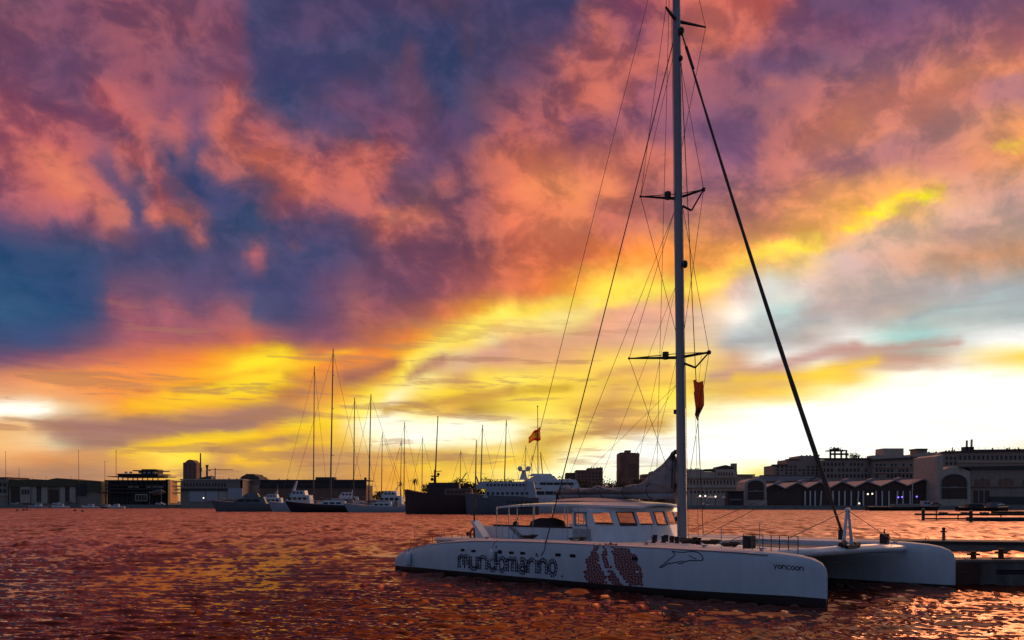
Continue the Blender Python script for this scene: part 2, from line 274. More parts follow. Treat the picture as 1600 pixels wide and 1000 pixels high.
OVERHEAD = [(0, (.1, .03, .04)), (.24, (.16, .05, .05)), (.34, (.9, .2, .08)), (.47, (2.1, .55, .12)), (.62, (1.9, .9, .45)), (.72, (2.0, 1.35, 1.0)), (1, (.5, .3, .25))]
build_sky()
scene.world = world
# ------------------------------------------------------------------ sun, almost down behind the bright cloud bank
sd = bpy.data.lights.new('sun', 'SUN'); sd.energy = 1.2; sd.angle = R(30); sd.color = (1, .46, .2)
sun = bpy.data.objects.new('sun', sd); COL.objects.link(sun)
sun.rotation_euler = Vector((-math.sin(SUN_AZ) * math.cos(SUN_EL), -math.cos(SUN_AZ) * math.cos(SUN_EL), -math.sin(SUN_EL))).to_track_quat('-Z', 'Y').to_euler()
sun.location = (200, 300, 60)

# ------------------------------------------------------------------ materials
MATS = {}
def mat(name, col, rough=.6, var=.25, scale=3.0, metal=0.0, spec=.5, stretch=(1, 1, 1), col2=None, bump=0.0, emit=None, strength=0):
    if name in MATS: return MATS[name]
    m = bpy.data.materials.new(name); m.use_nodes = True; T = m.node_tree; n, l = T.nodes, T.links
    b = n['Principled BSDF']; b.inputs['Roughness'].default_value = rough; b.inputs['Metallic'].default_value = metal
    b.inputs['Specular IOR Level'].default_value = spec
    tc = N(T, 'ShaderNodeTexCoord'); mp = N(T, 'ShaderNodeMapping'); mp.inputs['Scale'].default_value = stretch
    l.new(tc.outputs['Object'], mp.inputs[0])
    nz = N(T, 'ShaderNodeTexNoise'); nz.inputs['Scale'].default_value = scale; nz.inputs['Detail'].default_value = 7; nz.inputs['Roughness'].default_value = .65
    l.new(mp.outputs[0], nz.inputs['Vector'])
    rp = N(T, 'ShaderNodeValToRGB'); l.new(nz.outputs['Fac'], rp.inputs[0])
    rp.color_ramp.elements[0].position = .3; rp.color_ramp.elements[1].position = .7
    c2 = col2 or tuple(x * (1 - var) for x in col)
    rp.color_ramp.elements[0].color = (*c2, 1); rp.color_ramp.elements[1].color = (*col, 1)
    l.new(rp.outputs[0], b.inputs['Base Color'])
    if bump:
        bp = N(T, 'ShaderNodeBump'); bp.inputs['Strength'].default_value = bump; bp.inputs['Distance'].default_value = .05
        l.new(nz.outputs['Fac'], bp.inputs['Height']); l.new(bp.outputs[0], b.inputs['Normal'])
    if emit:
        b.inputs['Emission Color'].default_value = (*emit, 1); b.inputs['Emission Strength'].default_value = strength
    MATS[name] = m; return m
def glass_mat(name, col=(.02, .02, .025), rough=.08, trans=0.0):
    if name in MATS: return MATS[name]
    m = bpy.data.materials.new(name); m.use_nodes = True; b = m.node_tree.nodes['Principled BSDF']
    b.inputs['Base Color'].default_value = (*col, 1); b.inputs['Roughness'].default_value = rough; b.inputs['IOR'].default_value = 1.45
    b.inputs['Transmission Weight'].default_value = trans
    MATS[name] = m; return m

# ------------------------------------------------------------------ mesh helpers
class MB:
    def __init__(s): s.v = []; s.f = []; s.m = []
    def add(s, vs, fs, mi=0):
        o = len(s.v); s.v += [tuple(p) for p in vs]
        for f in fs: s.f.append(tuple(i + o for i in f)); s.m.append(mi)
    def box(s, x0, x1, y0, y1, z0, z1, mi=0):
        s.add([(x0,y0,z0),(x1,y0,z0),(x1,y1,z0),(x0,y1,z0),(x0,y0,z1),(x1,y0,z1),(x1,y1,z1),(x0,y1,z1)],
              [(0,3,2,1),(4,5,6,7),(0,1,5,4),(1,2,6,5),(2,3,7,6),(3,0,4,7)], mi); return s
    def cyl(s, p, q, r0, r1=None, n=8, mi=0, flat=None):
        r1 = r0 if r1 is None else r1; p, q = Vector(p), Vector(q); d = (q - p).normalized()
        a = d.cross(Vector((0, 0, 1)));
        if a.length < 1e-3: a = Vector((1, 0, 0))
        a.normalize(); b = d.cross(a)
        if flat: a, b = Vector(flat[0]), Vector(flat[1])
        vs = []
        for c, r in ((p, r0), (q, r1)):
            for i in range(n):
                t = 2 * math.pi * i / n; vs.append(c + a * (math.cos(t) * r) + b * (math.sin(t) * r))
        fs = [(i, (i + 1) % n, n + (i + 1) % n, n + i) for i in range(n)] + [tuple(range(n))[::-1], tuple(range(n, 2 * n))]
        s.add(vs, fs, mi); return s
    def tube(s, pts, r, n=6, mi=0):
        pts = [Vector(p) for p in pts]; rs = r if isinstance(r, (list, tuple)) else [r] * len(pts)
        vs = []; k = len(pts)
        for i, p in enumerate(pts):
            d = (pts[min(i + 1, k - 1)] - pts[max(i - 1, 0)]).normalized()
            a = d.cross(Vector((0, 0, 1)))
            if a.length < 1e-2: a = d.cross(Vector((0, 1, 0)))
            a.normalize(); b = d.cross(a)
            for j in range(n):
                t = 2 * math.pi * j / n; vs.append(p + a * (math.cos(t) * rs[i]) + b * (math.sin(t) * rs[i]))
        fs = [(i * n + j, i * n + (j + 1) % n, (i + 1) * n + (j + 1) % n, (i + 1) * n + j) for i in range(k - 1) for j in range(n)]
        fs += [tuple(range(n))[::-1], tuple(range((k - 1) * n, k * n))]
        s.add(vs, fs, mi); return s
    def prism(s, poly, a0, a1, axis='y', mi=0):                      # poly in the two other axes
        n = len(poly)
        def P(p, a): return {'y': (p[0], a, p[1]), 'z': (p[0], p[1], a), 'x': (a, p[0], p[1])}[axis]
        s.add([P(p, a0) for p in poly] + [P(p, a1) for p in poly],
              [tuple(range(n))[::-1], tuple(range(n, 2 * n))] + [(i, (i + 1) % n, n + (i + 1) % n, n + i) for i in range(n)], mi); return s
    def loft(s, secs, mis=None, closed=True, caps=True):
        n = len(secs[0]); vs = [p for sec in secs for p in sec]; o = len(s.v); s.v += [tuple(p) for p in vs]
        for i in range(len(secs) - 1):
            for j in range(n if closed else n - 1):
                s.f.append((o + i * n + j, o + i * n + (j + 1) % n, o + (i + 1) * n + (j + 1) % n, o + (i + 1) * n + j))
                s.m.append(mis[j] if mis else 0)
        if caps:
            s.f.append(tuple(o + j for j in range(n))[::-1]); s.m.append(0)
            s.f.append(tuple(o + (len(secs) - 1) * n + j for j in range(n))); s.m.append(0)
        return s
    def ball(s, c, rx, ry=None, rz=None, n=10, k=7, mi=0):
        ry = ry or rx; rz = rz or rx; secs = []
        for i in range(k + 1):
            t = math.pi * (.02 + .96 * i / k)
            secs.append([(c[0] + rx * math.sin(t) * math.cos(2*math.pi*j/n), c[1] + ry * math.sin(t) * math.sin(2*math.pi*j/n), c[2] + rz * math.cos(t)) for j in range(n)])
        return s.loft(secs)
    def build(s, name, mats, parent=None, world=False, smooth=False, fix=True):
        me = bpy.data.meshes.new(name)
        off = Vector((0, 0, 0))
        if world and parent is not None:
            r = parent
            while r is not None: off += r.location; r = r.parent
        me.from_pydata([(p[0] - off.x, p[1] - off.y, p[2] - off.z) for p in s.v], [], s.f)
        if not isinstance(mats, (list, tuple)): mats = [mats]
        for m in mats: me.materials.append(m)
        if any(s.m): me.polygons.foreach_set('material_index', s.m)
        if fix:
            bm = bmesh.new(); bm.from_mesh(me); bmesh.ops.recalc_face_normals(bm, faces=bm.faces[:]); bm.to_mesh(me); bm.free()
        if smooth:
            me.polygons.foreach_set('use_smooth', [True] * len(me.polygons))
            if smooth != 'all':
                bm = bmesh.new(); bm.from_mesh(me)
                for e in bm.edges:
                    if len(e.link_faces) == 2 and e.calc_face_angle(0) > R(smooth if smooth is not True else 40): e.smooth = False
                bm.to_mesh(me); bm.free()
        o = bpy.data.objects.new(name, me); COL.objects.link(o)
        if parent is not None: o.parent = parent
        return o
def tag(o, label, cat, group=None):
    o['label'] = label; o['category'] = cat
    if group: o['group'] = group
    return o
def thing(name, label, cat, loc=(0, 0, 0), rz=0, group=None):
    o = bpy.data.objects.new(name, None); COL.objects.link(o); o.location = loc; o.rotation_euler = (0, 0, rz); o.empty_display_size = .2
    return tag(o, label, cat, group)
def struct(o): o['kind'] = 'structure'; return o
def share(src, name, loc, parent, scale=None):
    o = bpy.data.objects.new(name, src.data); COL.objects.link(o); o.parent = parent; o.location = loc
    if scale: o.scale = scale
    return o
def W(px, py, Y): return Vector(((px - HX) / F * Y, Y, EYE - (py - HY) / F * Y))
def WX(px, Y): return (px - HX) / F * Y
def WZ(py, Y): return EYE - (py - HY) / F * Y

# ------------------------------------------------------------------ the harbour: water, quay, ground
def fft_tile(n, size, lam_lo, lam_hi, seed, wind, spread):
    rs = np.random.RandomState(seed)
    k = np.fft.fftfreq(n, size / n) * 2 * np.pi; kx, ky = np.meshgrid(k, k, indexing='ij'); kk = np.hypot(kx, ky); kk[0, 0] = 1e-6
    lam = 2 * np.pi / kk
    amp = kk ** -1.9 * (1 / (1 + (lam / lam_hi) ** 6)) * (1 / (1 + (lam_lo / lam) ** 6))
    ang = np.arctan2(ky, kx) - wind
    amp *= (np.abs(np.cos(ang)) ** spread + .015); amp[0, 0] = 0
    h = np.real(np.fft.ifft2(amp * np.exp(2j * np.pi * rs.rand(n, n))))
    gx = (np.roll(h, -1, 0) - np.roll(h, 1, 0)) / (2 * size / n)
    h = h + .06 * (h * h - (h * h).mean()) / h.std()
    gx = (np.roll(h, -1, 0) - np.roll(h, 1, 0)) / (2 * size / n)
    gy = (np.roll(h, -1, 1) - np.roll(h, 1, 1)) / (2 * size / n)
    return h / np.hypot(gx, gy).std()                                   # unit slope
def samp(t, size, x, y, rot):
    n = t.shape[0]; c, s_ = math.cos(rot), math.sin(rot)
    u = ((x * c + y * s_) / size % 1) * n; v = ((-x * s_ + y * c) / size % 1) * n
    i = np.floor(u).astype(int); j = np.floor(v).astype(int); a = u - i; b = v - j
    i %= n; j %= n; i1 = (i + 1) % n; j1 = (j + 1) % n
    return (t[i, j] * (1 - a) + t[i1, j] * a) * (1 - b) + (t[i, j1] * (1 - a) + t[i1, j1] * a) * b
def build_water():
    fine = np.linspace(-40, 40, 1000); azs = np.radians(np.concatenate([np.linspace(-180, -42, 40), fine, np.linspace(42, 178, 40)]))
    inv = np.concatenate([np.linspace(1 / 14, 1 / 60, 330), np.linspace(1 / 60, 1 / 700, 90)[1:]])
    rs = np.concatenate([[4, 7, 10, 12.5], 1 / inv, [900, 1400, 2500, 5000]])
    Rr, Aa = np.meshgrid(rs, azs, indexing='ij'); x = Rr * np.sin(Aa); y = Rr * np.cos(Aa)
    t1 = fft_tile(512, 19.0, .2, .5, 3, 1.62, 6); t2 = fft_tile(512, 61.0, 1.2, 3.2, 8, 1.85, 8); t3 = fft_tile(512, 37.0, .42, 1.0, 5, 1.45, 7)
    z = .125 * np.clip((75 - Rr) / 45, 0, 1) * samp(t1, 19.0, x, y, .06) + (.022 + .07 * np.clip((Rr - 25) / 50, 0, 1)) * samp(t2, 61.0, x, y, -.2)
    z = z + (.075 + .07 * np.clip((Rr - 22) / 25, 0, 1)) * samp(t3, 37.0, x, y, -.12)
    patch = 1 + .35 * np.sin(x * .11 + 1.3 * np.sin(y * .07)) * np.sin(y * .05 + x * .03)
    fade = np.clip((260 - Rr) / 160, .15, 1) * np.clip((Rr - 4) / 8, 0, 1)
    side = np.clip((R(44) - np.abs(Aa)) / R(4), 0, 1)
    z = z * patch * fade * side
    nr, na = x.shape
    me = bpy.data.meshes.new('water')
    me.vertices.add(nr * na); me.vertices.foreach_set('co', np.stack([x, y, z], -1).astype(np.float32).ravel())
    i, j = np.meshgrid(np.arange(nr - 1), np.arange(na), indexing='ij'); j1 = (j + 1) % na
    q = np.stack([i * na + j, (i + 1) * na + j, (i + 1) * na + j1, i * na + j1], -1).reshape(-1, 4)[:, ::-1]
    cap = np.arange(na)                                   # middle disc under the camera
    nq = len(q); me.loops.add(nq * 4 + na); me.loops.foreach_set('vertex_index', np.concatenate([q.ravel(), cap]).astype(np.int32))
    me.polygons.add(nq + 1); me.polygons.foreach_set('loop_start', np.concatenate([np.arange(0, nq * 4, 4), [nq * 4]]).astype(np.int32))
    me.polygons.foreach_set('use_smooth', np.ones(nq + 1, bool)); me.update(calc_edges=True)
    if me.polygons[1000].normal.z < 0: me.flip_normals()
    m = bpy.data.materials.new('harbour_water'); m.use_nodes = True; T = m.node_tree; n, l = T.nodes, T.links; b = n['Principled BSDF']
    b.inputs['Base Color'].default_value = (.04, .01, .009, 1); b.inputs['IOR'].default_value = 1.6
    pos = N(T, 'ShaderNodeNewGeometry')
    ln = N(T, 'ShaderNodeVectorMath', operation='LENGTH'); l.new(pos.outputs['Position'], ln.inputs[0])   # unresolved ripples out in the basin read as roughness
    rr = N(T, 'ShaderNodeMapRange'); rr.inputs[1].default_value = 20; rr.inputs[2].default_value = 110; rr.inputs[3].default_value = .035; rr.inputs[4].default_value = .42
    l.new(ln.outputs['Value'], rr.inputs[0])
    rough = rr.outputs[0]
    def slope(scale, amp, seed, sx=.7):
        mp = N(T, 'ShaderNodeMapping'); mp.inputs['Location'].default_value = (seed, seed * 2, 0); mp.inputs['Rotation'].default_value = (0, 0, .25); mp.inputs['Scale'].default_value = (scale * sx, scale, scale); l.new(pos.outputs['Position'], mp.inputs[0])
        nz = N(T, 'ShaderNodeTexNoise'); nz.inputs['Scale'].default_value = 1; nz.inputs['Detail'].default_value = 3; l.new(mp.outputs[0], nz.inputs['Vector'])
        v = N(T, 'ShaderNodeVectorMath', operation='SUBTRACT'); l.new(nz.outputs['Color'], v.inputs[0]); v.inputs[1].default_value = (.5, .5, .5)
        w = N(T, 'ShaderNodeVectorMath', operation='MULTIPLY'); l.new(v.outputs[0], w.inputs[0]); w.inputs[1].default_value = (amp, amp, 0); return w.outputs[0]
    tot = pos.outputs['Normal']
    for s_ in ((9.0, .12, 3., .5), (2.2, .16, 9., .4), (.3, .15, 17.)):
        a = N(T, 'ShaderNodeVectorMath', operation='ADD'); l.new(tot, a.inputs[0]); l.new(slope(*s_), a.inputs[1]); tot = a.outputs[0]
    far = N(T, 'ShaderNodeMapRange'); far.inputs[1].default_value = 25; far.inputs[2].default_value = 110; far.inputs[3].default_value = .12; far.inputs[4].default_value = 1; l.new(ln.outputs['Value'], far.inputs[0])
    for sy, amp, seed, sx in ((.34, 1.0, 41., 2.6), (.1, .9, 53., 3.2)):                            # wavelets farther out, wider than deep
        f_ = N(T, 'ShaderNodeVectorMath', operation='SCALE'); l.new(slope(sy, amp, seed, sx), f_.inputs[0]); l.new(far.outputs[0], f_.inputs['Scale'])
        a = N(T, 'ShaderNodeVectorMath', operation='ADD'); l.new(tot, a.inputs[0]); l.new(f_.outputs[0], a.inputs[1]); tot = a.outputs[0]
    for sx, sy, amp, seed in ((.9, .35, .4, 2.0), (.3, .09, .5, 5.0), (.07, .02, .3, 8.0)):       # cat's paws: ruffled and calmer streaks of water
        mp = N(T, 'ShaderNodeMapping'); mp.inputs['Scale'].default_value = (sx, sy, 1); mp.inputs['Location'].default_value = (seed, seed, seed); l.new(pos.outputs['Position'], mp.inputs[0])
        nz = N(T, 'ShaderNodeTexNoise'); nz.inputs['Scale'].default_value = 1; nz.inputs['Detail'].default_value = 4; nz.inputs['Roughness'].default_value = .6; l.new(mp.outputs[0], nz.inputs['Vector'])
        k = math_node(T, 'MULTIPLY_ADD', nz.outputs['Fac'], amp * 2, 1 - amp); rough = math_node(T, 'MULTIPLY', rough, k)
    rough_out = math_node(T, 'MINIMUM', rough, .8)
    nm = N(T, 'ShaderNodeVectorMath', operation='NORMALIZE'); l.new(tot, nm.inputs[0]); l.new(nm.outputs[0], b.inputs['Normal'])
    gl = N(T, 'ShaderNodeBsdfAnisotropic'); gl.distribution = 'MULTI_GGX'; gl.inputs['Color'].default_value = (.78, .49, .4, 1)  # red sunset cast put into the reflection colour
    l.new(rough_out, gl.inputs['Roughness']); l.new(nm.outputs[0], gl.inputs['Normal'])
    fr = N(T, 'ShaderNodeFresnel'); fr.inputs['IOR'].default_value = 1.35; l.new(nm.outputs[0], fr.inputs['Normal'])
    b.inputs['Specular IOR Level'].default_value = 0
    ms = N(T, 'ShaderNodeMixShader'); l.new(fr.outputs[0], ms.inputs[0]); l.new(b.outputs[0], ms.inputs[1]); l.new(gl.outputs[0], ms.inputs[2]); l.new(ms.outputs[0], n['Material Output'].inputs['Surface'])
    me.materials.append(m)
    o = bpy.data.objects.new('water', me); COL.objects.link(o); struct(o)
build_water()
M_CONC = mat('quay_concrete', (.30, .27, .25), .85, .4, .6)
M_GROUND = mat('ground_paving', (.22, .2, .19), .9, .35, .2)
QUAY = [(-900, 470), (-160, 452), (-60, 430), (20, 405), (90, 372), (130, 356), (260, 346), (900, 330)]
GZ = 1.5
def build_land():
    b = MB(); poly = QUAY + [(9000, 330), (9000, 9000), (-9000, 9000), (-9000, 470)]
    b.prism(poly, -1, GZ, 'z'); struct(b.build('ground', M_GROUND))
    b = MB()
    for (x0, y0), (x1, y1) in zip(QUAY, QUAY[1:]):
        b.prism([(x0, y0 - .4), (x1, y1 - .4), (x1, y1 + .8), (x0, y0 + .8)], -1.2, GZ + .2, 'z')
    struct(b.build('quay', M_CONC))
build_land()
# ------------------------------------------------------------------ materials of the boats
M_WHITE = mat('white_gelcoat', (.72, .77, .82), .28, .16, 1.6, stretch=(1.6, 1.6, .22))
M_DECK = mat('deck_paint', (.6, .57, .55), .6, .15, 3)
M_ANTI = mat('antifouling_dark', (.035, .018, .018), .6, .4, 3)
M_ALU = mat('mast_aluminium', (.3, .3, .32), .42, .25, 1.2, metal=.25, stretch=(3, 3, .25))
M_DARK = mat('dark_fittings', (.02, .018, .02), .5, .3, 8)
M_WIRE = mat('rigging_wire', (.05, .045, .045), .5, .2, 8)
M_ROPE = mat('dark_rope', (.06, .05, .045), .8, .3, 20)
M_SAIL = mat('grey_sailcloth', (.34, .31, .31), .9, .4, 2.2, stretch=(.7, 2, 3), bump=.9)
M_JIB = mat('dark_sail_cover', (.09, .06, .05), .8, .3, 5)
M_NAVY = mat('lettering_navy', (.02, .025, .06), .5, .1, 8)
M_RED = mat('emblem_red', (.28, .035, .03), .5, .25, 8)
M_NET = mat('trampoline_net', (.22, .19, .19), .9, .3, 30)
M_GLASS = glass_mat('dark_glass', (.012, .014, .02), .06)
M_TINT = glass_mat('tinted_pane', (.05, .02, .02), .05); M_TINT.node_tree.nodes['Principled BSDF'].inputs['Alpha'].default_value = .5
M_STEEL = mat('stainless_steel', (.5, .5, .5), .3, .1, 5, metal=.8)
M_COVER = mat('cockpit_cover', (.05, .04, .045), .85, .3, 6)
def cloth(name, col):
    m = mat(name, col, .9, .35, 2.5); T = m.node_tree; b = T.nodes['Principled BSDF']; tr = N(T, 'ShaderNodeBsdfTranslucent'); ms = N(T, 'ShaderNodeMixShader'); ms.inputs[0].default_value = .6
    T.links.new(b.inputs['Base Color'].links[0].from_socket, tr.inputs[0]); T.links.new(b.outputs[0], ms.inputs[1]); T.links.new(tr.outputs[0], ms.inputs[2]); T.links.new(ms.outputs[0], T.nodes['Material Output'].inputs['Surface']); return m
M_FLAG = cloth('faded_red_flag', (.34, .07, .035))
M_ORANGE = mat('lifebuoy_orange', (.5, .09, .03), .6, .15, 6)

# ------------------------------------------------------------------ the big catamaran (local x forward from the bow, y away from the camera)
CA = math.atan2(-.729, .6845)
cat = thing('catamaran', 'large white sailing catamaran moored in the foreground with lettering along its hull', 'catamaran', (10.1, 29.17, 0), CA)
CO, CD, CV = Vector((10.1, 29.17, 0)), Vector((.6845, -.729, 0)), Vector((.729, .6845, 0))
def L(p):
    p = Vector(p) - CO; return Vector((p.dot(CD), p.dot(CV), p.z))
def at_v(px, py, v):                                              # a point of the photograph on the fore-and-aft plane y = v
    s = (px - HX) / F; A = CO + CV * v
    u = (s * A.y - A.x) / (CD.x - s * CD.y); Y = A.y + CD.y * u
    return Vector((u, v, WZ(py, Y)))
HC = .2
PROF = [(606,876,884),(609,869.5,884.3),(616,865,885),(630,859,886),(645,855.5,886.5),(665,851,888),(700,846.5,891),(740,844.5,894.5),(800,845,900),(870,847.5,906),(950,851.5,912.8),
        (1030,855.5,919.5),(1100,859,924.5),(1160,862.5,928.5),(1200,866,931),(1230,870,933),(1255,875,935),(1272,881.5,936),(1282,889.5,936.6),(1287.5,899,936.8),(1289.3,911,936.9)]
def hull_stations():
    out = []
    n = len(PROF)
    for i, (px, a, b) in enumerate(PROF):
        v = -.5 if i < n - 6 else -.5 + .62 * ((i - (n - 6)) / 5)
        p, q = at_v(px, a, v), at_v(px, b, v); u = p.x
        w = min(.78, .16 + .62 * min(1, max(0, (u + 23.9) / 4.5)) ** .7)
        w *= min(1, .05 + .95 * min(1, max(0, (-u) / 6.5)) ** .62)
        out.append((u, w, p.z, max(.06, q.z)))
    return out
ST = hull_stations()
def hull_section(u, w, zt, zb):
    h = zt - zb
    half = [(.82, zt + .02), (.965, zt - .05 * min(1, h)), (1, zt - .2 * h), (.985, zb + .45 * h), (.9, zb), (.8, -.08), (.45, -.5)]
    pts = [(0, zt + .05)] + half + [(0, -.65)]
    left = [(-a, z) for a, z in reversed(half)]
    return [(u, HC + a * w, z) for a, z in pts + left]
def hull_v(u, z):                                                 # near face of the near hull at (u, z)
    us = [s[0] for s in ST]; w = np.interp(u, us, [s[1] for s in ST]); zt = np.interp(u, us, [s[2] for s in ST]); zb = np.interp(u, us, [s[3] for s in ST])
    h = zt - zb
    zs = [zb, zb + .45 * h, zt - .2 * h, zt - .05 * min(1, h), zt + .02]; ws = [.9, .985, 1, .965, .82]
    return HC - float(np.interp(z, zs, ws)) * w
def make_hull():
    b = MB(); secs = [hull_section(*s) for s in ST]
    mis = [2, 0, 0, 0, 0, 1, 1, 1, 1, 1, 1, 0, 0, 0, 0, 2]
    b.loft(secs, mis)
    return b.build('hull', [M_WHITE, M_ANTI, M_DECK], cat, smooth=35)
hull_near = make_hull()
ST_NEAR = ST; ST = [(u, w, zt, .07) for u, w, zt, zb in ST]
hull_far = make_hull(); hull_far.location = (0, 10.72, 0); ST = ST_NEAR
def on_hull(px, py, off=.006):
    p = at_v(px, py, -.55)
    for _ in range(3):
        v = hull_v(p.x, p.z); p = at_v(px, py, v)
    return (p.x, v - off, p.z)
def decal(name, polys, m, off=.006):
    b = MB()
    for poly in polys:
        vs = [on_hull(x, y, off) for x, y in poly]
        b.add(vs, [tuple(range(len(vs)))])
    return b.build(name, m, hull_near, fix=False)
def strip(pts, w):                                               # a painted line of width w as quads
    out = []
    for (x0, y0), (x1, y1) in zip(pts, pts[1:]):
        d = math.hypot(x1 - x0, y1 - y0) or 1; nx, ny = -(y1 - y0) / d * w / 2, (x1 - x0) / d * w / 2
        ex, ey = (x1 - x0) / d * w * .3, (y1 - y0) / d * w * .3
        out.append([(x0 - ex + nx, y0 - ey + ny), (x1 + ex + nx, y1 + ey + ny), (x1 + ex - nx, y1 + ey - ny), (x0 - ex - nx, y0 - ey - ny)])
    return out
def arc(cx, cy, rx, ry, a0, a1, n=9):
    return [(cx + rx * math.cos(R(a0 + (a1 - a0) * i / n)), cy + ry * math.sin(R(a0 + (a1 - a0) * i / n))) for i in range(n + 1)]
GL = {'m': [[(0,0),(0,1)], arc(.27,.7,.27,.3,180,0)+[(.54,0)], arc(.78,.7,.24,.3,180,0)+[(1.02,0)]],
      'n': [[(0,0),(0,1)], arc(.38,.65,.38,.35,180,0)+[(.76,0)]], 'u': [[(0,1),(0,.35)]+arc(.38,.35,.38,.35,180,360)+[(.76,1)], [(.76,.3),(.76,0)]],
      'o': [arc(.4,.5,.4,.5,90,450,14)], 'd': [arc(.38,.5,.38,.5,60,330,12), [(.76,0),(.76,1.42)]],
      'a': [arc(.4,.62,.34,.38,150,0)+[(.74,0)], arc(.4,.28,.36,.28,40,400,12)], 'r': [[(0,0),(0,1)], arc(.42,.62,.4,.36,180,50)],
      'i': [[(.12,0),(.12,1)], [(.12,1.22),(.12,1.36)]], 'e': [[(.05,.5),(.75,.5)]+arc(.4,.5,.38,.5,0,310,12)], 'c': [arc(.42,.5,.4,.5,50,310,12)],
      'y': [[(0,1),(.38,.2)], [(.76,1),(.25,-.35)]]}
ADV = {'m': 1.3, 'i': .5, 'r': .85}
def lettering(text, x0, x1, base0, base1, h0, h1, stencil):
    rs = random.Random(5); total = sum(ADV.get(c, 1.06) for c in text) - .3; x = 0; polys = []
    def P(gx, gy):
        t = gx / total; px = x0 + (x1 - x0) * t; return (px, base0 + (base1 - base0) * t - gy * (h0 + (h1 - h0) * t))
    for c in text:
        for st in GL[c]:
            pts = [(x + a, b) for a, b in st]
            if not stencil:
                polys += strip([P(*p) for p in pts], 1.5); continue
            for (ax, ay), (bx, by) in zip(pts, pts[1:]):         # every stroke is broken into blotches
                d = math.hypot(bx - ax, by - ay); n = max(1, round(d / .2))
                for k in range(n):
                    for side in (-1, 1):
                        if rs.random() < .025: continue
                        t0, t1 = (k + .04 + rs.random() * .08) / n, (k + .86 + rs.random() * .16) / n
                        nx, ny = -(by - ay) / d, (bx - ax) / d; o0, o1 = side * .025, side * (.15 + .05 * rs.random()); sk = (rs.random() - .5) * .05
                        polys.append([P(ax + (bx - ax) * t0 + nx * o0, ay + (by - ay) * t0 + ny * o0 + sk), P(ax + (bx - ax) * t1 + nx * o0, ay + (by - ay) * t1 + ny * o0 - sk),
                                      P(ax + (bx - ax) * t1 + nx * o1, ay + (by - ay) * t1 + ny * o1 - sk), P(ax + (bx - ax) * t0 + nx * o1, ay + (by - ay) * t0 + ny * o1 + sk)])
        x += ADV.get(c, 1.06)
    return polys
o = decal('lettering', lettering('mundomarino', 717.5, 868.5, 887.2, 898.8, 19.5, 22.5, True), M_NAVY); o['label'] = 'large blotched stencil lettering'
o = decal('lettering', lettering('yoncoon', 1209, 1255, 887.5, 891.8, 5.6, 5.6, False), M_NAVY); o['label'] = 'small name near the bow'
dol = [(1099,873),(1096,867),(1091,863),(1082,861.6),(1068,863),(1056,862.4),(1050,861),(1055,866),(1052.4,869.6),(1046,874),(1038,881),(1030.4,887),(1036,885.6),(1043,881),(1052,879.6),(1062,877.6),(1067,876.6)]
o = decal('dolphin_drawing', strip(dol, 1.5) + strip([(1060,881),(1066,880),(1070,877.6),(1078,875.6),(1096,876),(1099,873)], 1.5) + strip([(1077,868),(1082,871),(1088,873.4)], 1.3), M_NAVY)
def emblem():
    out = [(929,851),(920,864),(916,880),(914.4,900),(918,910.5),(960,913.6),(1007.5,917),(1005,900),(998,880),(990,864),(976,854),(960,849.6),(944,849)]
    def inside(x, y):
        c = False
        for (x0, y0), (x1, y1) in zip(out, out[1:] + out[:1]):
            if (y0 > y) != (y1 > y) and x < (x1 - x0) * (y - y0) / (y1 - y0) + x0: c = not c
        return c
    bands = [([(941,852),(937,866),(940,880),(948,896),(951,913)], 2.7), ([(950,856),(953,870),(960,888),(972,904),(978,915)], 3.4), ([(938,858),(948,855),(956,858)], 1.4)]
    def white(x, y):
        for pts, w in bands:
            for (x0, y0), (x1, y1) in zip(pts, pts[1:]):
                dx, dy = x1 - x0, y1 - y0; t = max(0, min(1, ((x - x0) * dx + (y - y0) * dy) / (dx * dx + dy * dy)))
                if math.hypot(x - x0 - t * dx, y - y0 - t * dy) < w: return True
        return False
    rs = random.Random(3); seeds = []
    y = 847
    while y < 920:
        x = 910 + (y % 7)
        while x < 1012:
            seeds.append((x + rs.uniform(-1.6, 1.6), y + rs.uniform(-1.5, 1.5))); x += 4.5
        y += 3.9
    polys = []
    for i, (sx, sy) in enumerate(seeds):                            # spots like an animal hide: shrunken cells of a Voronoi pattern
        if not inside(sx, sy) or white(sx, sy) or rs.random() < .03: continue
        near = sorted(((tx - sx) ** 2 + (ty - sy) ** 2, tx, ty) for tx, ty in seeds if 0 < abs(tx - sx) + abs(ty - sy) < 13)[:9]
        cell = []
        for k in range(18):
            a = 2 * math.pi * k / 18; dx, dy = math.cos(a), math.sin(a); r = 5
            for d2, tx, ty in near:
                pr = ((tx - sx) * dx + (ty - sy) * dy)
                if pr > 1e-3: r = min(r, d2 / 2 / pr)
            cell.append((sx + dx * max(.5, r - .3), sy + dy * max(.5, r - .22)))
        polys.append(cell)
    return polys
decal('emblem', emblem(), M_RED)
for px, py, w, h in ((723,859.6,3,2),(740,861,3.6,2),(799,863.6,3.8,2.2),(817,864.4,4,2.2),(872,867,4.4,2.5),(895,868.4,4.6,2.6),(992,873,5,2.6)):
    decal('porthole', [[(px-w+.8,py-h),(px+w-.8,py-h+.15),(px+w,py-h*.4),(px+w,py+h*.5),(px+w-.8,py+h),(px-w+.8,py+h-.15),(px-w,py+h*.4),(px-w,py-h*.4)]], M_GLASS, .012)
decal('porthole', [arc(781, 862.4, 3.8, 3.2, 0, 330, 11)], M_GLASS, .012)
for px, py in ((838.5, 865.5), (878.5, 900.3), (775.5, 854.5)): decal('hull_fitting', [arc(px, py, 1.3, 1.6, 0, 300, 6)], M_DARK, .012)
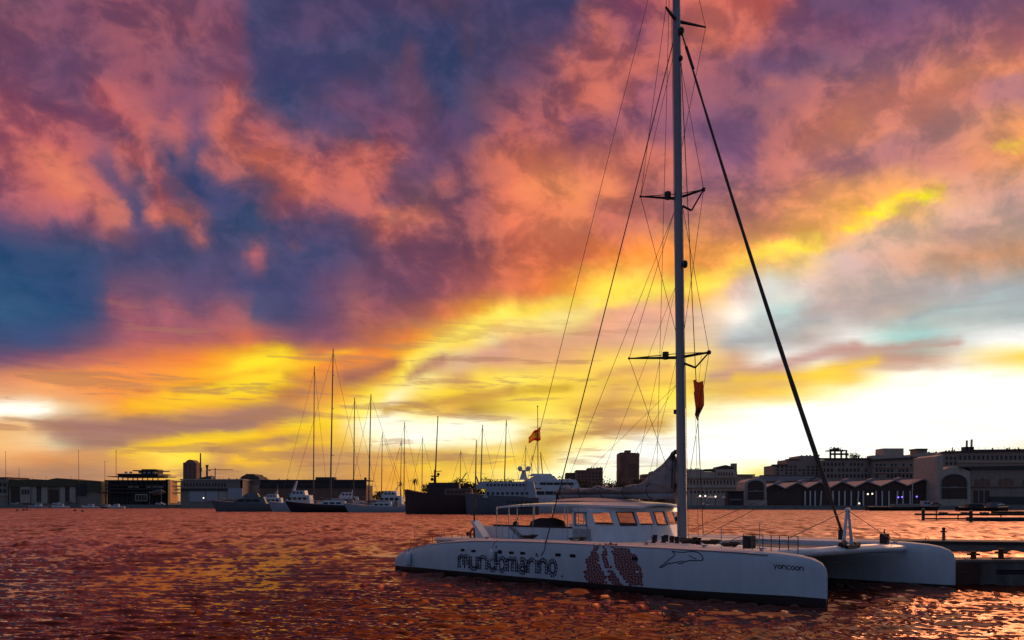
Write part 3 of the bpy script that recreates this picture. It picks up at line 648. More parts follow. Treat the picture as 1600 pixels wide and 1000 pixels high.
# rub rail along the sheer
b = MB(); pts = [on_hull(px, a + 1.2, .01) for px, a, _ in PROF[3:15]]; b.tube(pts, .035, 6); b.build('rub_rail', M_STEEL, cat, smooth='all')
# centre structure between the hulls
b = MB(); b.loft([[(u, v0, 1.62), (u, v0 + .15, 1.72), (u, 10.8 - v0, 1.72), (u, 11 - v0, 1.62), (u, 10.6 - v0, zb), (u, v0 + .4, zb)] for u, v0, zb in ((-8.6, .2, 1.25), (-9.4, .2, .95), (-19.8, .2, .95), (-20.6, .2, 1.2))])
b.build('bridge_deck', M_DECK, cat, smooth=30)
b = MB()
for v0, v1 in ((.9, 4.7), (6.3, 10.1)):
    b.box(-8.6, -2.0, v0, v1, 1.50, 1.515)
b.build('trampoline', M_NET, cat)
b = MB(); b.loft([[(u, 5.5 - w, 1.5), (u, 5.5 - w * .6, 1.62), (u, 5.5 + w * .6, 1.62), (u, 5.5 + w, 1.5), (u, 5.5 + w * .5, 1.43), (u, 5.5 - w * .5, 1.43)] for u, w in ((-8.7, .8), (-5, .6), (-2.1, .4))]); b.build('centre_walkway', M_WHITE, cat, smooth=30)
pb = [at_v(1212, 866.5, .3), at_v(1262, 862.5, 2.9), at_v(1312, 859, 5.5), at_v(1365, 856.5, 8.2), at_v(1413, 857.5, 10.4)]
for p in pb: p.x = -1.85
b = MB(); b.tube(pb, [.15, .17, .19, .18, .15], 12); b.ball(pb[-1], .15, n=12); b.ball(pb[0], .15, n=12); crossbeam = b.build('crossbeam', M_WHITE, cat, smooth='all')
# striker frame
base = pb[2]; apex = L(W(1313.5, 797, 34.7)); apex.x = -1.85; apex.y = base.y
b = MB()
for s in (-1, 1): b.cyl((base.x, base.y + s * .36, base.z + .1), (apex.x, apex.y + s * .06, apex.z), .072, .05, 10)
for k in range(4):
    t = .12 + .2 * k; b.cyl((base.x, base.y - .34 * (1 - t), base.z + .1 + (apex.z - base.z) * t), (base.x, base.y + .34 * (1 - t), base.z + .1 + (apex.z - base.z) * t), .02, n=6)
b.ball(apex, .1); b.build('striker_frame', M_WHITE, cat, smooth=40)
b = MB(); b.box(base.x - .25, base.x + .25, base.y - .5, base.y + .5, base.z + .08, base.z + .2); b.cyl((base.x + .1, base.y - .75, base.z + .2), (base.x + .1, base.y - .45, base.z + .3), .12, n=10); b.cyl((base.x, base.y + .5, base.z + .2), (base.x, base.y + .9, base.z + .22), .1, n=10); b.build('striker_base', M_DARK, cat, smooth=30)
for end in (pb[0] + Vector((0, .9, .55)), pb[4] + Vector((0, -.9, .35))):
    b = MB(); b.cyl(apex, end, .016, n=5); b.build('striker_stay', M_WIRE, cat)
# mast
def mastp(z, du=0, dv=0): return Vector((-9.54 - .0133 * (z - 1.7) + du, 5.5 + dv, z))
b = MB()
secs = []
for i in range(25):
    z = 1.7 + (30.5 - 1.7) * i / 24; c = mastp(z); k = 1 - .26 * max(0, (i - 3) / 21)
    secs.append([(c.x + .27 * k * math.cos(R(a + 20)) , c.y + .25 * k * math.sin(R(a)), z) for a in range(0, 360, 24)])
b.loft(secs); mast = b.build('mast', M_ALU, cat, smooth=35)
for z in (2.6, 4.1, 5.6, 7.4): b = MB(); b.box(mastp(z).x - .34, mastp(z).x - .2, 5.42, 5.58, z, z + .2); b.build('mast_fitting', M_DARK, mast)
for z, dx, rr in ((14, .36, .14), (24.4, .3, .15), (23.2, .26, .1), (5.5, -.42, .14)): b = MB(); b.ball((mastp(z).x + dx, 5.43, z), rr, rr, rr * 1.3, 8, 6); b.build('mast_lamp', M_DARK, mast)
b = MB(); b.box(-9.95, -9.1, 5.1, 5.9, 1.66, 1.86); b.build('mast_step', M_DARK, mast)
def spreader(lt, rt, z, brace):
    b = MB(); lt, rt, m = L(lt), L(rt), mastp(z)
    b.tube([lt, m + Vector((-.1, 0, 0)), rt], [.035, .075, .045], 8); b.cyl(lt, m + Vector((0, 0, .18)), .02, n=5); b.cyl(rt, m + Vector((0, 0, .18)), .02, n=5)
    q = lt.lerp(m, .72); b.box(q.x - .1, q.x + .1, q.y - .1, q.y + .1, q.z - .08, q.z + .26)
    b.ball(rt, .1, n=8); b.ball(lt, .06, n=8)
    o = b.build('spreader', M_DARK, mast, smooth=40)
    if brace:
        k = L(brace); b = MB(); b.cyl(mastp(k.z + .25, .22), k, .06, .05, 6); b.cyl(k, rt, .035, n=6); b.build('spreader_brace', M_DARK, mast, smooth=40)
    return lt, rt
lo_l, lo_r = spreader(W(983, 560, 41.1), W(1108, 550.5, 39.1), WZ(558, 39.9), W(1086.5, 574.5, 39.4))
up_l, up_r = spreader(W(1001, 307, 40.6), W(1099.5, 296, 39.4), WZ(309, 40), W(1080.5, 329, 39.7))
tl, tr = L(W(1040.5, 11.5, 39.3)), L(W(1102.5, 42.5, 40.7)); b = MB()
b.cyl(mastp(WZ(31, 40)), tl, .085, .05, 8); b.cyl(mastp(WZ(31, 40)), tr, .085, .04, 8); b.build('spreader', M_DARK, mast, smooth=40)
def wire(name, pts, r, m=M_WIRE, n=5, parent=None):
    b = MB(); b.tube(pts, r, n); return b.build(name, m, parent or cat, smooth='all')
def mp(py, du=0, dv=0): return mastp(WZ(py, 40.05), du, dv)
chain = Vector(on_hull(853, 848.5, .0)); chain_far = Vector((chain.x, 10.8, chain.z))
wire('shroud', [mp(58, -.15), chain], .024); wire('shroud', [mp(58, .1, .1), chain_far], .02)
o = Vector(on_hull(846, 868, .03)); wire('shroud_tail', [chain + Vector((0, -.03, .1)), (chain + o) / 2 + Vector((.1, -.02, 0)), o], .016, M_ROPE)
wire('backstay', [mastp(30.3, -.2), at_v(800, 846, .3)], .013); wire('backstay', [mastp(30.3, -.2), (at_v(800, 846, .3).x, 10.7, 1.5)], .013)
for p in ([mp(80, -.15), up_l], [up_l, mp(533, -.1)], [mp(318, -.1), lo_l], [lo_l, mp(788, -.1)], [mp(100, .2), up_r], [up_r, mp(533, .15)], [mp(322, .2), lo_r], [lo_r, mp(790, .15)], [tr, mp(240, .15)], [mastp(30.2, .1), tr], [mastp(30.2, -.1), tl], [tl, up_l]):
    wire('diamond_stay', p, .012)
for t0, z0, t1, z1 in ((-.52, 6, -.42, 655), (-.45, 6, -.34, 655), (-.36, 80, -.3, 655), (.42, 330, .48, 640), (.33, 120, .4, 830), (.5, 560, .62, 840)):
    a, c = mp(z0), mp(z1); s = Vector((.62, -.66, 0)); wire('halyard', [a + Vector((t0 * .9, t0 * -.5, 0)), c + Vector((t1 * .9, t1 * -.5, 0))], .0095)
# forestay with the furled jib
f0, f1 = mp(52, .25), Vector((-2.1, 5.5, L(W(1303, 829, 34.8)).z))
b = MB(); n = 26
b.tube([f0.lerp(f1, t / n) + Vector((0, 0, -.35 * math.sin(math.pi * t / n))) for t in range(n + 1)], [.03 if t < 2 else (.038 + .055 * min(1, t / 20) + .006 * math.sin(t * 2.7)) * (1 if t < n - 1 else .55) for t in range(n + 1)], 10)
b.build('furled_jib', M_JIB, cat, smooth='all')
wire('forestay', [mp(45, .2), f0.lerp(f1, .05)], .03); b = MB(); b.cyl(f0.lerp(f1, .035), f0.lerp(f1, .085), .07, n=8); b.build('furler_swivel', M_DARK, cat)
b = MB(); b.cyl(f1 + Vector((0, 0, -.35)), f1 + Vector((0, 0, .05)), .12, n=10); b.build('furler_drum', M_DARK, cat)
clew = f0.lerp(f1, .9)
for px, py in ((1084, 826), (1098, 838)): wire('jib_sheet', [clew, L(W(px, py, 41))], .012, M_ROPE)
# boom with the mainsail flaked on it
bz = WZ(771, 42); b = MB(); be = mastp(bz, -7.4)
b.loft([[(u, 5.5 + .13 * math.cos(R(a)), bz - .12 + .16 * math.sin(R(a))) for a in range(0, 360, 36)] for u in (-9.95, -13, -17.05)]); b.build('boom', M_ALU, cat, smooth=40)
b = MB(); b.box(-17.25, -17.0, 5.38, 5.62, bz - .26, bz + .05); b.build('boom_end', M_DARK, cat)
secs = []
NS = 90
for i in range(NS + 1):
    t = i / NS; u = -9.95 - 7.3 * t
    top = .36 + .17 * math.sin(t * 23) * .35 + .12 * math.sin(t * 41 + 1) * .3 + 1.42 * max(0, 1 - t / .3) ** 1.0 - .1 * t
    if t < .03: top += .08
    wd = (.3 + .07 * math.sin(t * 17 + 2)) * (1 if t < .96 else .6)
    sec = []
    for k in range(18):
        a = R(-90 + 360 * k / 18); x = math.cos(a); z = math.sin(a)
        wr = 1 + .22 * math.sin(5 * a + t * 37) + .14 * math.sin(9 * a - t * 61) + .1 * math.sin(3 * a + t * 90)
        zz = bz + .02 + (top * (.5 + .5 * z))
        taper = 1 if z < 0 else 1 - .82 * z * min(1, max(0, (top - .45)) / .6) - .25 * z
        sec.append((u + .05 * math.sin(3 * a + 30 * t), 5.5 + wd * x * wr * taper, zz))
    secs.append(sec)
b = MB(); b.loft(secs); b.build('furled_mainsail', M_SAIL, cat, smooth='all')
b = MB()
for k in range(7): b.cyl((-9.98 - .02 * k, 5.3 + .06 * k, bz + .2), (-9.93, 5.32 + .05 * k, bz + 1.5), .03, n=5)
b.build('luff_slide', M_DARK, cat)
for z0, us in ((445, (-12.2, -14.4)), (560, (-11.4,)), (600, (-13.4, -16.2))):
    for u in us: wire('lazy_jack', [mp(z0, -.2), (u, 5.3, bz + .25)], .008)
wire('topping_lift', [mp(330, -.25), (-16.9, 5.5, bz)], .011)
for u in (-11.2, -12.6, -14.0, -15.4, -16.6):
    b = MB(); b.tube([(u, 5.5 + .47 * math.cos(2 * math.pi * k / 14), bz + .12 + .38 * math.sin(2 * math.pi * k / 14)) for k in range(15)], .022, 5); b.build('sail_tie', M_ROPE, cat)
for px, py, v in ((1075, 851, 1.6), (1110, 852, 1.9), (1140, 856, 1.4), (902, 847, .9), (826, 843, .9)):
    p = at_v(px, py, v); b = MB(); b.tube([p + Vector(((.2 + .006 * k) * math.cos(k * .7), (.2 + .006 * k) * math.sin(k * .7), .04 + .004 * k)) for k in range(40)], .022, 5); b.build('rope_coil', M_ROPE, cat, smooth='all')
for px in (700, 760, 900, 1010, 1100, 1190):
    p = at_v(px, 850 if px < 800 else 853 + (px - 900) * .04, .1); p.z = float(np.interp(p.x, [s_[0] for s_ in ST], [s_[2] for s_ in ST])) + .03; b = MB(); b.box(p.x - .05, p.x + .05, p.y - .04, p.y + .04, p.z, p.z + .09); b.cyl((p.x - .17, p.y, p.z + .1), (p.x + .17, p.y, p.z + .1), .022, n=6); b.build('cleat', M_STEEL, cat)
# deckhouse: raked wrap-around windscreen under a long hard canopy
def cab_u(v): return -10.45 - .106 * (v - 5.5) ** 2
def cab_pt(v, z): return (cab_u(v) - .42 * (z - 1.7), v, z)
ZR = 3.2
rows = [1.7, 2.36, 2.42, 3.02, ZR]
vs_ = [2.0, 2.3, 3.05, 3.3, 4.1, 4.25, 5.1, 5.3, 6.1, 6.3, 7.2, 7.4, 8.4, 9.0]
open_cells = {1, 3, 5, 7, 9, 11}
b = MB()
def wallq(v0, v1, z0, z1, th=.07):
    a = [cab_pt(v0, z0), cab_pt(v1, z0), cab_pt(v1, z1), cab_pt(v0, z1)]
    c = [(p[0] - th, p[1], p[2]) for p in a]
    b.add(a + c, [(0,1,2,3),(7,6,5,4),(0,4,5,1),(3,2,6,7),(0,3,7,4),(1,5,6,2)])
for i in range(len(vs_) - 1):
    wallq(vs_[i], vs_[i + 1], 1.7, 2.42)
    wallq(vs_[i], vs_[i + 1], 3.0, ZR)
    if i not in open_cells: wallq(vs_[i], vs_[i + 1], 2.42, 3.0)
deckhouse = b.build('deckhouse', M_WHITE, cat)
for i in sorted(open_cells):
    if i == 3:
        b = MB(); b.add([cab_pt(vs_[i], 2.42), cab_pt(vs_[i + 1], 2.42), cab_pt(vs_[i + 1], 3.0), cab_pt(vs_[i], 3.0)], [(0, 1, 2, 3)]); b.build('window', M_TINT, deckhouse)
    v0, v1 = vs_[i], vs_[i + 1]; b = MB(); dark = i in (3, 7)
    ring = [cab_pt(v0, 2.42), cab_pt(v1, 2.42), cab_pt(v1, 3.0), cab_pt(v0, 3.0), cab_pt(v0, 2.42)]
    b.tube([(p[0] + .012, p[1], p[2]) for p in ring], .028 if dark else .015, 6); b.build('window_frame', M_DARK if dark else M_WHITE, deckhouse)
b = MB()
for v0, v1, zt in ((2.0, 2.12, 2.28), (8.88, 9.0, 2.28)): b.box(-19.6, cab_u(2.0) - .1, v0, v1, 1.7, zt)
for u0, u1, z0, z1 in ((-12.95, cab_u(2.0), 1.7, 2.42), (-12.95, -12.8, 2.42, 3.1), (-12.12, cab_u(2.0) - .25, 2.42, 3.1), (-12.95, cab_u(2.0) - .35, 3.0, 3.2)): b.box(u0, u1, 2.0, 2.1, z0, z1)
b.build('cockpit_coaming', M_WHITE, cat)
b = MB()
for v in (1.98, 8.86): b.box(-18.2, -12.95, v, v + .16, 2.28, 2.36)
b.build('coaming_cushion', M_COVER, cat)
# side window cut-out frame and door
b = MB(); b.tube([(u, 1.99, z) for u, z in ((-12.8, 2.42), (-12.12, 2.42), (-12.12, 3.0), (-12.8, 3.0), (-12.8, 2.42))], .02, 5); b.build('window_frame', M_DARK, deckhouse)
b = MB()
secs = []
for u, zc, hw in ((-10.75, 3.24, 1.3), (-11.3, 3.28, 2.3), (-12.2, 3.32, 3.2), (-13.2, 3.36, 3.75), (-15.4, 3.33, 3.75), (-17.2, 3.26, 3.65), (-17.9, 3.22, 3.5)):
    top = [(u, 5.5 + hw * x, zc + .14 * (1 - x * x) + .02) for x in (-1, -.6, -.2, .2, .6, 1)]
    bot = [(u, 5.5 + hw * x, zc + .14 * (1 - x * x) - .07) for x in (1, .6, .2, -.2, -.6, -1)]
    secs.append(top + bot)
b.loft(secs); b.build('canopy_roof', M_WHITE, cat, smooth=30)
b = MB(); b.loft([[(u, 5.5 - w, 3.47 + h * .3), (u, 5.5 - w * .5, 3.5 + h), (u, 5.5 + w * .5, 3.5 + h), (u, 5.5 + w, 3.47 + h * .3)] for u, w, h in ((-12.2, .6, .03), (-13.0, 1.6, .1), (-14.2, 2.0, .16), (-15.8, 1.9, .12), (-16.8, 1.2, .04))]); b.build('roof_hatch_cover', mat('pink_beige_cover', (.55, .42, .38), .7, .15, 3), cat, smooth=40)
for px, v in ((776, 2.0), (795, 2.0), (808, 2.0), (833, 2.0), (835, 9.0), (863, 9.0), (882, 9.0), (887, 2.0), (904, 2.0), (912, 9.0)):
    p = at_v(px, 840, v); b = MB(); b.cyl((p.x, v, 1.7), (p.x, v, 3.26), .024, n=6); b.build('canopy_post', M_STEEL, cat)
# low coachroof moulding, hatches, winches on the near side deck
def blob(name, px, py, v, rx, ry, rz, m, kind='ball'):
    p = at_v(px, py, v); b = MB()
    if kind == 'ball': b.ball(p, rx, ry, rz, 12, 8)
    elif kind == 'winch': b.loft([[(p.x + r * math.cos(2*math.pi*k/12), p.y + r * math.sin(2*math.pi*k/12), p.z + h) for k in range(12)] for r, h in ((rx, 0), (rx * .75, rz * .2), (rx * .7, rz * .7), (rx * .95, rz * .85), (rx * .8, rz))])
    else: b.box(p.x - rx, p.x + rx, p.y - ry, p.y + ry, p.z, p.z + rz)
    return b.build(name, m, cat, smooth=40)
for px in (799, 812, 835, 849, 862, 876, 890): blob('deck_hatch', px, 845.5 + (px - 800) * .03, .45, .22, .18, .06, M_DARK, 'ball')
for px, py in ((1021, 848.5), (1024, 846), (1037, 848), (1041, 846), (1050, 848), (1058, 849), (1086, 850), (1092, 851)): blob('winch', px, py, 1.9, .12, .12, .27, M_DARK, 'winch')
b = MB(); p = at_v(1120, 848, 3.4); b.loft([[(u, 3.0 - w, 1.66), (u, 3.0 - w * .4, 1.66 + h), (u, 3.0 + w * .4, 1.66 + h), (u, 3.0 + w, 1.66)] for u, w, h in ((-9.2, .8, .2), (-7.5, .7, .12), (-5.4, .3, .03))]); b.build('deck_fairing', M_WHITE, cat, smooth=30)
p = at_v(1170, 858, .9); b = MB(); b.box(p.x - .16, p.x + .16, .75, 1.1, p.z + .02, p.z + .48); b.box(p.x - .12, p.x + .12, .72, .75, p.z + .1, p.z + .4); b.build('deck_box', M_DARK, cat)
# lifelines
def rail(pxs, v, zb_py, h, n_wire, name='guard_rail'):
    b = MB(); ps = [at_v(px, zb_py(px), v) for px in pxs]
    for p in ps: b.cyl(p, p + Vector((0, 0, h)), .017, n=5)
    for k in range(n_wire):
        z = h * (1 - k / n_wire); b.tube([p + Vector((0, 0, z)) for p in ps], .011, 5)
    return b.build(name, M_DARK, cat)
rail([1162, 1176, 1192, 1205, 1218, 1232, 1247], 1.0, lambda x: 861 + (x - 1162) * .06, .62, 3)
rail([642, 652, 664, 676, 690, 706, 722], .5, lambda x: 856 - (x - 642) * .14 if x < 690 else 848.5, .42, 2)
rail([648, 672, 694, 716], 10.4, lambda x: 842 - (x - 648) * .05, .5, 2)
for px, h in ((1018.5, .95), (1187, .9), (784.5, .8), (1127, .8)):
    p = at_v(px, 858 if px > 900 else 846, .3); b = MB(); b.cyl(p, p + Vector((0, 0, h)), .016, n=5); b.build('stanchion', M_STEEL, cat)
b = MB(); b.tube([at_v(1140 + 6 * k, 846 - 9 * math.sin(math.pi * k / 9), 2.6) for k in range(10)], .014, 5); b.build('deck_hoop', M_STEEL, cat)
# stern gear
p = at_v(741, 845, 1.2); b = MB(); b.tube([p, p + Vector((0, 0, 1.2)), p + Vector((.1, 0, 3.0)), p + Vector((.16, 0, 4.9))], [.045, .04, .032, .02], 7); b.build('stern_pole', M_DARK, cat, smooth='all')
p = at_v(757, 840, 1.2); b = MB(); b.prism([(p.x - .9, p.z + .75), (p.x - .78, p.z + .82), (p.x + .12, p.z - .05), (p.x - .25, p.z - .05)], 1.1, 1.55, 'y'); b.build('gangway', M_WHITE, cat)
p = at_v(815, 838, 2.2); b = MB(); b.prism([(p.x - .75, p.z + .45), (p.x - .6, p.z + .55), (p.x + .3, p.z + .05), (p.x + .3, p.z - .25)], 2.0, 2.5, 'y'); b.build('helm_seat', M_WHITE, cat)
p = at_v(806, 818, 2.2); b = MB(); b.ball(p, .16, .14, .12); b.cyl(p, p + Vector((.2, .1, -.3)), .04); b.build('outboard_head', M_DARK, cat)
p = at_v(731, 834, 2.0); b = MB(); b.ball(p, .1); b.cyl(p, p + Vector((0, 0, -.35)), .03); b.build('stern_light', M_DARK, cat)
# cockpit furniture
p = at_v(857, 838, 4.5); b = MB(); b.box(p.x - .9, p.x + .9, 4.0, 5.0, 1.7, 2.1); b.build('cockpit_locker', M_WHITE, cat)
# --- things that hang from or stand on the catamaran
p = at_v(855, 826, 3.0)
b = MB(); b.loft([[(p.x + du, p.y - w, 2.24), (p.x + du, p.y - w * .8, 2.24 + h * .8), (p.x + du, p.y - w * .3, 2.24 + h), (p.x + du, p.y + w * .3, 2.24 + h), (p.x + du, p.y + w * .8, 2.24 + h * .8), (p.x + du, p.y + w, 2.24)] for du, w, h in ((-.95, .3, .12), (-.75, .45, .36), (-.3, .5, .46), (0, .5, .43), (.35, .5, .48), (.8, .45, .38), (.95, .3, .1))])
o = b.build('canvas_cover', M_COVER, None, smooth=50); o.location = CO; o.rotation_euler = (0, 0, CA); tag(o, 'dark humped canvas cover lying in the open cockpit of the catamaran', 'cover')
def fender(px, py, r, h, label):
    q = Vector(on_hull(px, py, r)); root = thing('fender', label, 'fender', CO + CD * q.x + CV * q.y + Vector((0, 0, q.z)), CA, 'fenders on the catamaran hull')
    b = MB(); b.loft([[(rr * math.cos(2*math.pi*k/10), rr * math.sin(2*math.pi*k/10), z) for k in range(10)] for rr, z in ((.02, -h), (r * .7, -h * .92), (r, -h * .7), (r, h * .6), (r * .7, h * .9), (.03, h * 1.1))]); b.build('fender_body', M_WHITE, root, smooth='all')
    b = MB(); b.tube([(0, 0, h), (.05, .08, h + .3), (.1, r + .1, h + .42)], .012, 5); b.build('lanyard', M_ROPE, root)
fender(641.5, 874, .15, .34, 'pale fender hanging at the tapered stern of the white hull')
fender(772, 867, .13, .24, 'small pale fender beside the round porthole above the lettering')
p = at_v(744, 835, 1.3); b = MB(); b.tube([(.32 * math.cos(2*math.pi*k/20), .08 * math.sin(4*math.pi*k/20) * 0, .32 * math.sin(2*math.pi*k/20)) for k in range(21)], .06, 8)
o = b.build('lifebuoy', M_ORANGE, None, smooth='all'); o.location = CO + CD * p.x + CV * p.y + Vector((0, 0, p.z)); o.rotation_euler = (0, 0, CA + .5); tag(o, 'orange ring lifebuoy at the stern of the white catamaran', 'lifebuoy')
# burgee flag on the starboard halyard
b = MB(); fp = [L(W(1083, 594, 39.5)), L(W(1100, 597, 39.5)), L(W(1097, 606, 39.5)), L(W(1099, 618, 39.5)), L(W(1096, 632, 39.5)), L(W(1091, 645, 39.5)), L(W(1086.5, 655, 39.5)), L(W(1085, 638, 39.5)), L(W(1084, 615, 39.5))]
fb = []
for i, q in enumerate(fp): fb.append(q + Vector((0, .10 * math.sin(i * 2.1), 0)))
n = len(fb); left = [fb[0], fb[8], fb[7], fb[6]]; right = [fb[1], fb[3], fb[4], fb[5]]; gv = []
for i in range(4):
    for k in range(7): gv.append(left[i].lerp(right[i], k / 6) + Vector((.03 * math.sin(k * 3 + 2 * i), .12 * math.sin(k * 1.9 + i * 1.3), (.16 * math.sin(k * 2.3) if i == 3 else .06 * math.sin(k * 1.7 + i)))))
b.add(gv, [(i * 7 + k, i * 7 + k + 1, (i + 1) * 7 + k + 1, (i + 1) * 7 + k) for i in range(3) for k in range(6)])
o = b.build('flag', M_FLAG, None, smooth='all', fix=False); o.location = CO; o.rotation_euler = (0, 0, CA); tag(o, 'ragged dark red flag hanging limp below the lower spreader of the big mast', 'flag')
wire('flag_halyard', [lo_r + Vector((-.4, 0, 0)), L(W(1087, 655, 39.5)), L(W(1091, 838, 40.5))], .009)
# windlass box and hoop at the outer end of the beam
p = L(W(1382, 852, 37)); b = MB(); b.box(p.x - .15, p.x + .15, p.y - .12, p.y + .12, p.z, p.z + .48); b.cyl((p.x, p.y, p.z + .4), (p.x, p.y, p.z + .66), .03); b.ball((p.x + .1, p.y, p.z + .35), .12); b.build('anchor_winch', M_DARK, cat)
b = MB(); b.tube([L(W(1393 + 14 * math.sin(math.pi * k / 10) , 830 + 2.0 * k, 37)) for k in range(11)], .013, 5); b.cyl(L(W(1386, 838, 37)), L(W(1404, 851, 37)), .02); b.build('bow_hoop', M_DARK, cat)
wire('bridle', [L(W(1245, 867, 31)), L(W(1290, 876, 33)), L(W(1340, 884, 36))], .012, M_ROPE)
# ------------------------------------------------------------------ the far shore
M_STONE = mat('grey_stone', (.4, .3, .24), .85, .35, .8)
M_STONE2 = mat('pale_render', (.62, .48, .38), .85, .3, .5)
M_BROWN = mat('brown_brick', (.3, .16, .11), .85, .35, .6)
M_DKMET = mat('dark_steel_frame', (.045, .035, .035), .6, .4, 1)
M_OLIVE = mat('olive_roof_fascia', (.12, .095, .05), .7, .3, .5)
M_SUNTINT = mat('sun_tinted_panel', (.85, .36, .09), .7, .2, .3)  # orange of the low sun put into the base colour
M_TILE = mat('dark_roof', (.09, .075, .075), .85, .35, 1)
M_ZINC = mat('pale_zinc_roof', (.33, .31, .33), .6, .25, .4)
M_DOOR = mat('dark_brown_door', (.11, .065, .05), .8, .3, 1)
M_WIN = glass_mat('window_glass', (.025, .025, .03), .12)
M_BLACKH = mat('black_hull', (.03, .022, .025), .35, .3, .4)
M_REDH = mat('rusty_red_hull', (.085, .03, .028), .6, .4, .35)
M_GREYH = mat('grey_hull', (.16, .15, .17), .4, .25, .4)
M_LGREY = mat('light_grey_hull', (.5, .47, .5), .4, .15, .4)
M_BOATW = mat('boat_white', (.78, .74, .74), .4, .12, .5)
M_LEAF = mat('dark_foliage', (.12, .075, .04), .9, .5, 1.5, col2=(.04, .035, .018))
M_BARK = mat('bark', (.07, .05, .04), .9, .3, 2)
M_POLE = mat('pole_metal', (.08, .07, .07), .5, .3, 1)
M_WARM = mat('warm_lamp', (.8, .7, .5), .5, .05, 1, emit=(1, .85, .6), strength=2.2)
M_VIOL = mat('violet_lamp', (.3, .2, .8), .5, .05, 1, emit=(.22, .12, 1), strength=2.5)
M_AWN = mat('white_awning', (.7, .68, .7), .8, .12, 1)

def slab(name, m, parent, px0, px1, py0, py1, Y, depth, mi=None):      # a block whose front face spans these pixels at distance Y
    b = MB(); b.box(WX(px0, Y), WX(px1, Y), Y, Y + depth, WZ(py1, Y), WZ(py0, Y)); return b.build(name, m, parent, world=True)
def poly_slab(name, m, parent, pts, Y, depth, smooth=False):
    b = MB(); b.prism([(WX(x, Y), WZ(y, Y)) for x, y in pts], Y, Y + depth, 'y'); return b.build(name, m, parent, world=True, smooth=smooth)
def root_at(name, label, cat_, px, Y, group=None): return thing(name, label, cat_, (WX(px, Y), Y, GZ), 0, group)
def windows(parent, px0, px1, py0, py1, nx, ny, Y, fx=.6, fy=.6, m=None, name='window', skip=0.0, seed=1):
    rs = random.Random(seed); src = None; cx = (px1 - px0) / nx; cy = (py1 - py0) / ny
    for j in range(ny):
        for i in range(nx):
            if rs.random() < skip: continue
            px = px0 + cx * (i + .5); py = py0 + cy * (j + .5); loc = Vector((WX(px, Y), Y, WZ(py, Y))) - parent.location
            if src is None:
                b = MB(); w, h = cx * fx * Y / F, cy * fy * Y / F
                b.box(-w / 2, w / 2, -.06, .25, -h / 2, h / 2); src = b.build(name, m or M_WIN, parent); src.location = loc
            else: share(src, name, loc, parent)
def arch_pts(x0, x1, ytop, ybot, n=10):
    cx, rx = (x0 + x1) / 2, (x1 - x0) / 2; ry = rx * .62
    return [(x0, ybot)] + [(cx - rx * math.cos(math.pi * k / n), ytop + ry - ry * math.sin(math.pi * k / n)) for k in range(n + 1)] + [(x1, ybot)]

# --- left quay
YL = 462
r = root_at('quay_building', 'grey building cut by the left edge of the picture with rows of windows', 'building', 0, YL)
slab('wall', M_STONE, r, -60, 12, 747, 793, YL, 20); slab('roof', M_TILE, r, -61, 12.6, 745.5, 747, YL - .6, 21); windows(r, -10, 11, 752, 772, 3, 2, YL, .7, .55); slab('plinth', M_STONE2, r, -60, 12.4, 772, 774, YL - .4, 1)
r = root_at('boat_hall', 'long low grey hall with olive roof edge and tall dark doors on the left quay', 'hall', 80, YL)
poly_slab('wall', M_STONE, r, [(14, 793), (14, 758), (120, 758), (120, 793)], YL, 24)
poly_slab('roof', M_OLIVE, r, [(12, 762), (14, 748.5), (28, 750), (52, 748.5), (72, 750), (88, 747), (128, 750.5), (158, 752), (158, 770), (136, 768), (121, 760), (46, 760.5)], YL - 1.2, 26)
for x0, x1 in ((57.5, 60), (61.5, 64), (102, 104.5), (105.5, 108)): slab('column_gap', M_DOOR, r, x0, x1, 760.5, 784, YL - .3, .2)
for x0, x1 in ((48, 57), (64.5, 74), (94, 101.5), (108.5, 118)): slab('pier', M_STONE2, r, x0, x1, 760.5, 787, YL - .5, .4)
slab('door', M_DOOR, r, 76, 91, 765, 786, YL - .35, .2); slab('door', M_DOOR, r, 17, 30, 764, 790, YL - .35, .2); slab('annex', M_STONE2, r, 32, 47, 761, 786, YL - 1.5, 2); windows(r, 33, 46.5, 763, 774, 3, 1, YL - 1.6, .6, .7)
b = slab('glass_wall', M_WIN, r, 120, 134, 756, 774, YL - 1.6, .2); slab('side_wing', M_STONE, r, 121, 158, 768, 793, YL - .5, 10); windows(r, 145, 157, 766, 771, 3, 1, YL - .6, .7, .6, M_BOATW, 'panel')
YB = 452
r = root_at('terraced_clubhouse', 'dark steel and glass clubhouse with stepped terraces on the left quay', 'building', 215, YB)
slab('core', M_DKMET, r, 168, 257, 751, 793.5, YB + 4, 16)
for x0, x1, y in ((163, 258, 750), (164, 258, 757.5), (166, 256, 763), (160, 258, 768.5)): slab('floor_slab', M_DKMET, r, x0, x1, y, y + 2.2, YB, 22)
slab('upper_storey', M_DKMET, r, 184, 246, 742, 746, YB + 2, 14); slab('floor_slab', M_DKMET, r, 183, 248, 740, 742, YB + 1, 16); slab('floor_slab', M_DKMET, r, 207, 247, 734.5, 736, YB + 1, 16); slab('top_storey', M_DKMET, r, 221, 243, 733, 741, YB + 3, 10); slab('floor_slab', M_DKMET, r, 167, 257, 744, 745, YB + 1, 16)
for x in (165, 172, 178, 184, 191, 199, 207, 214, 222, 230, 238, 246, 254): slab('column', M_DKMET, r, x, x + 1.1, 742 if 184 <= x <= 246 else 750, 792, YB + .5, .5)
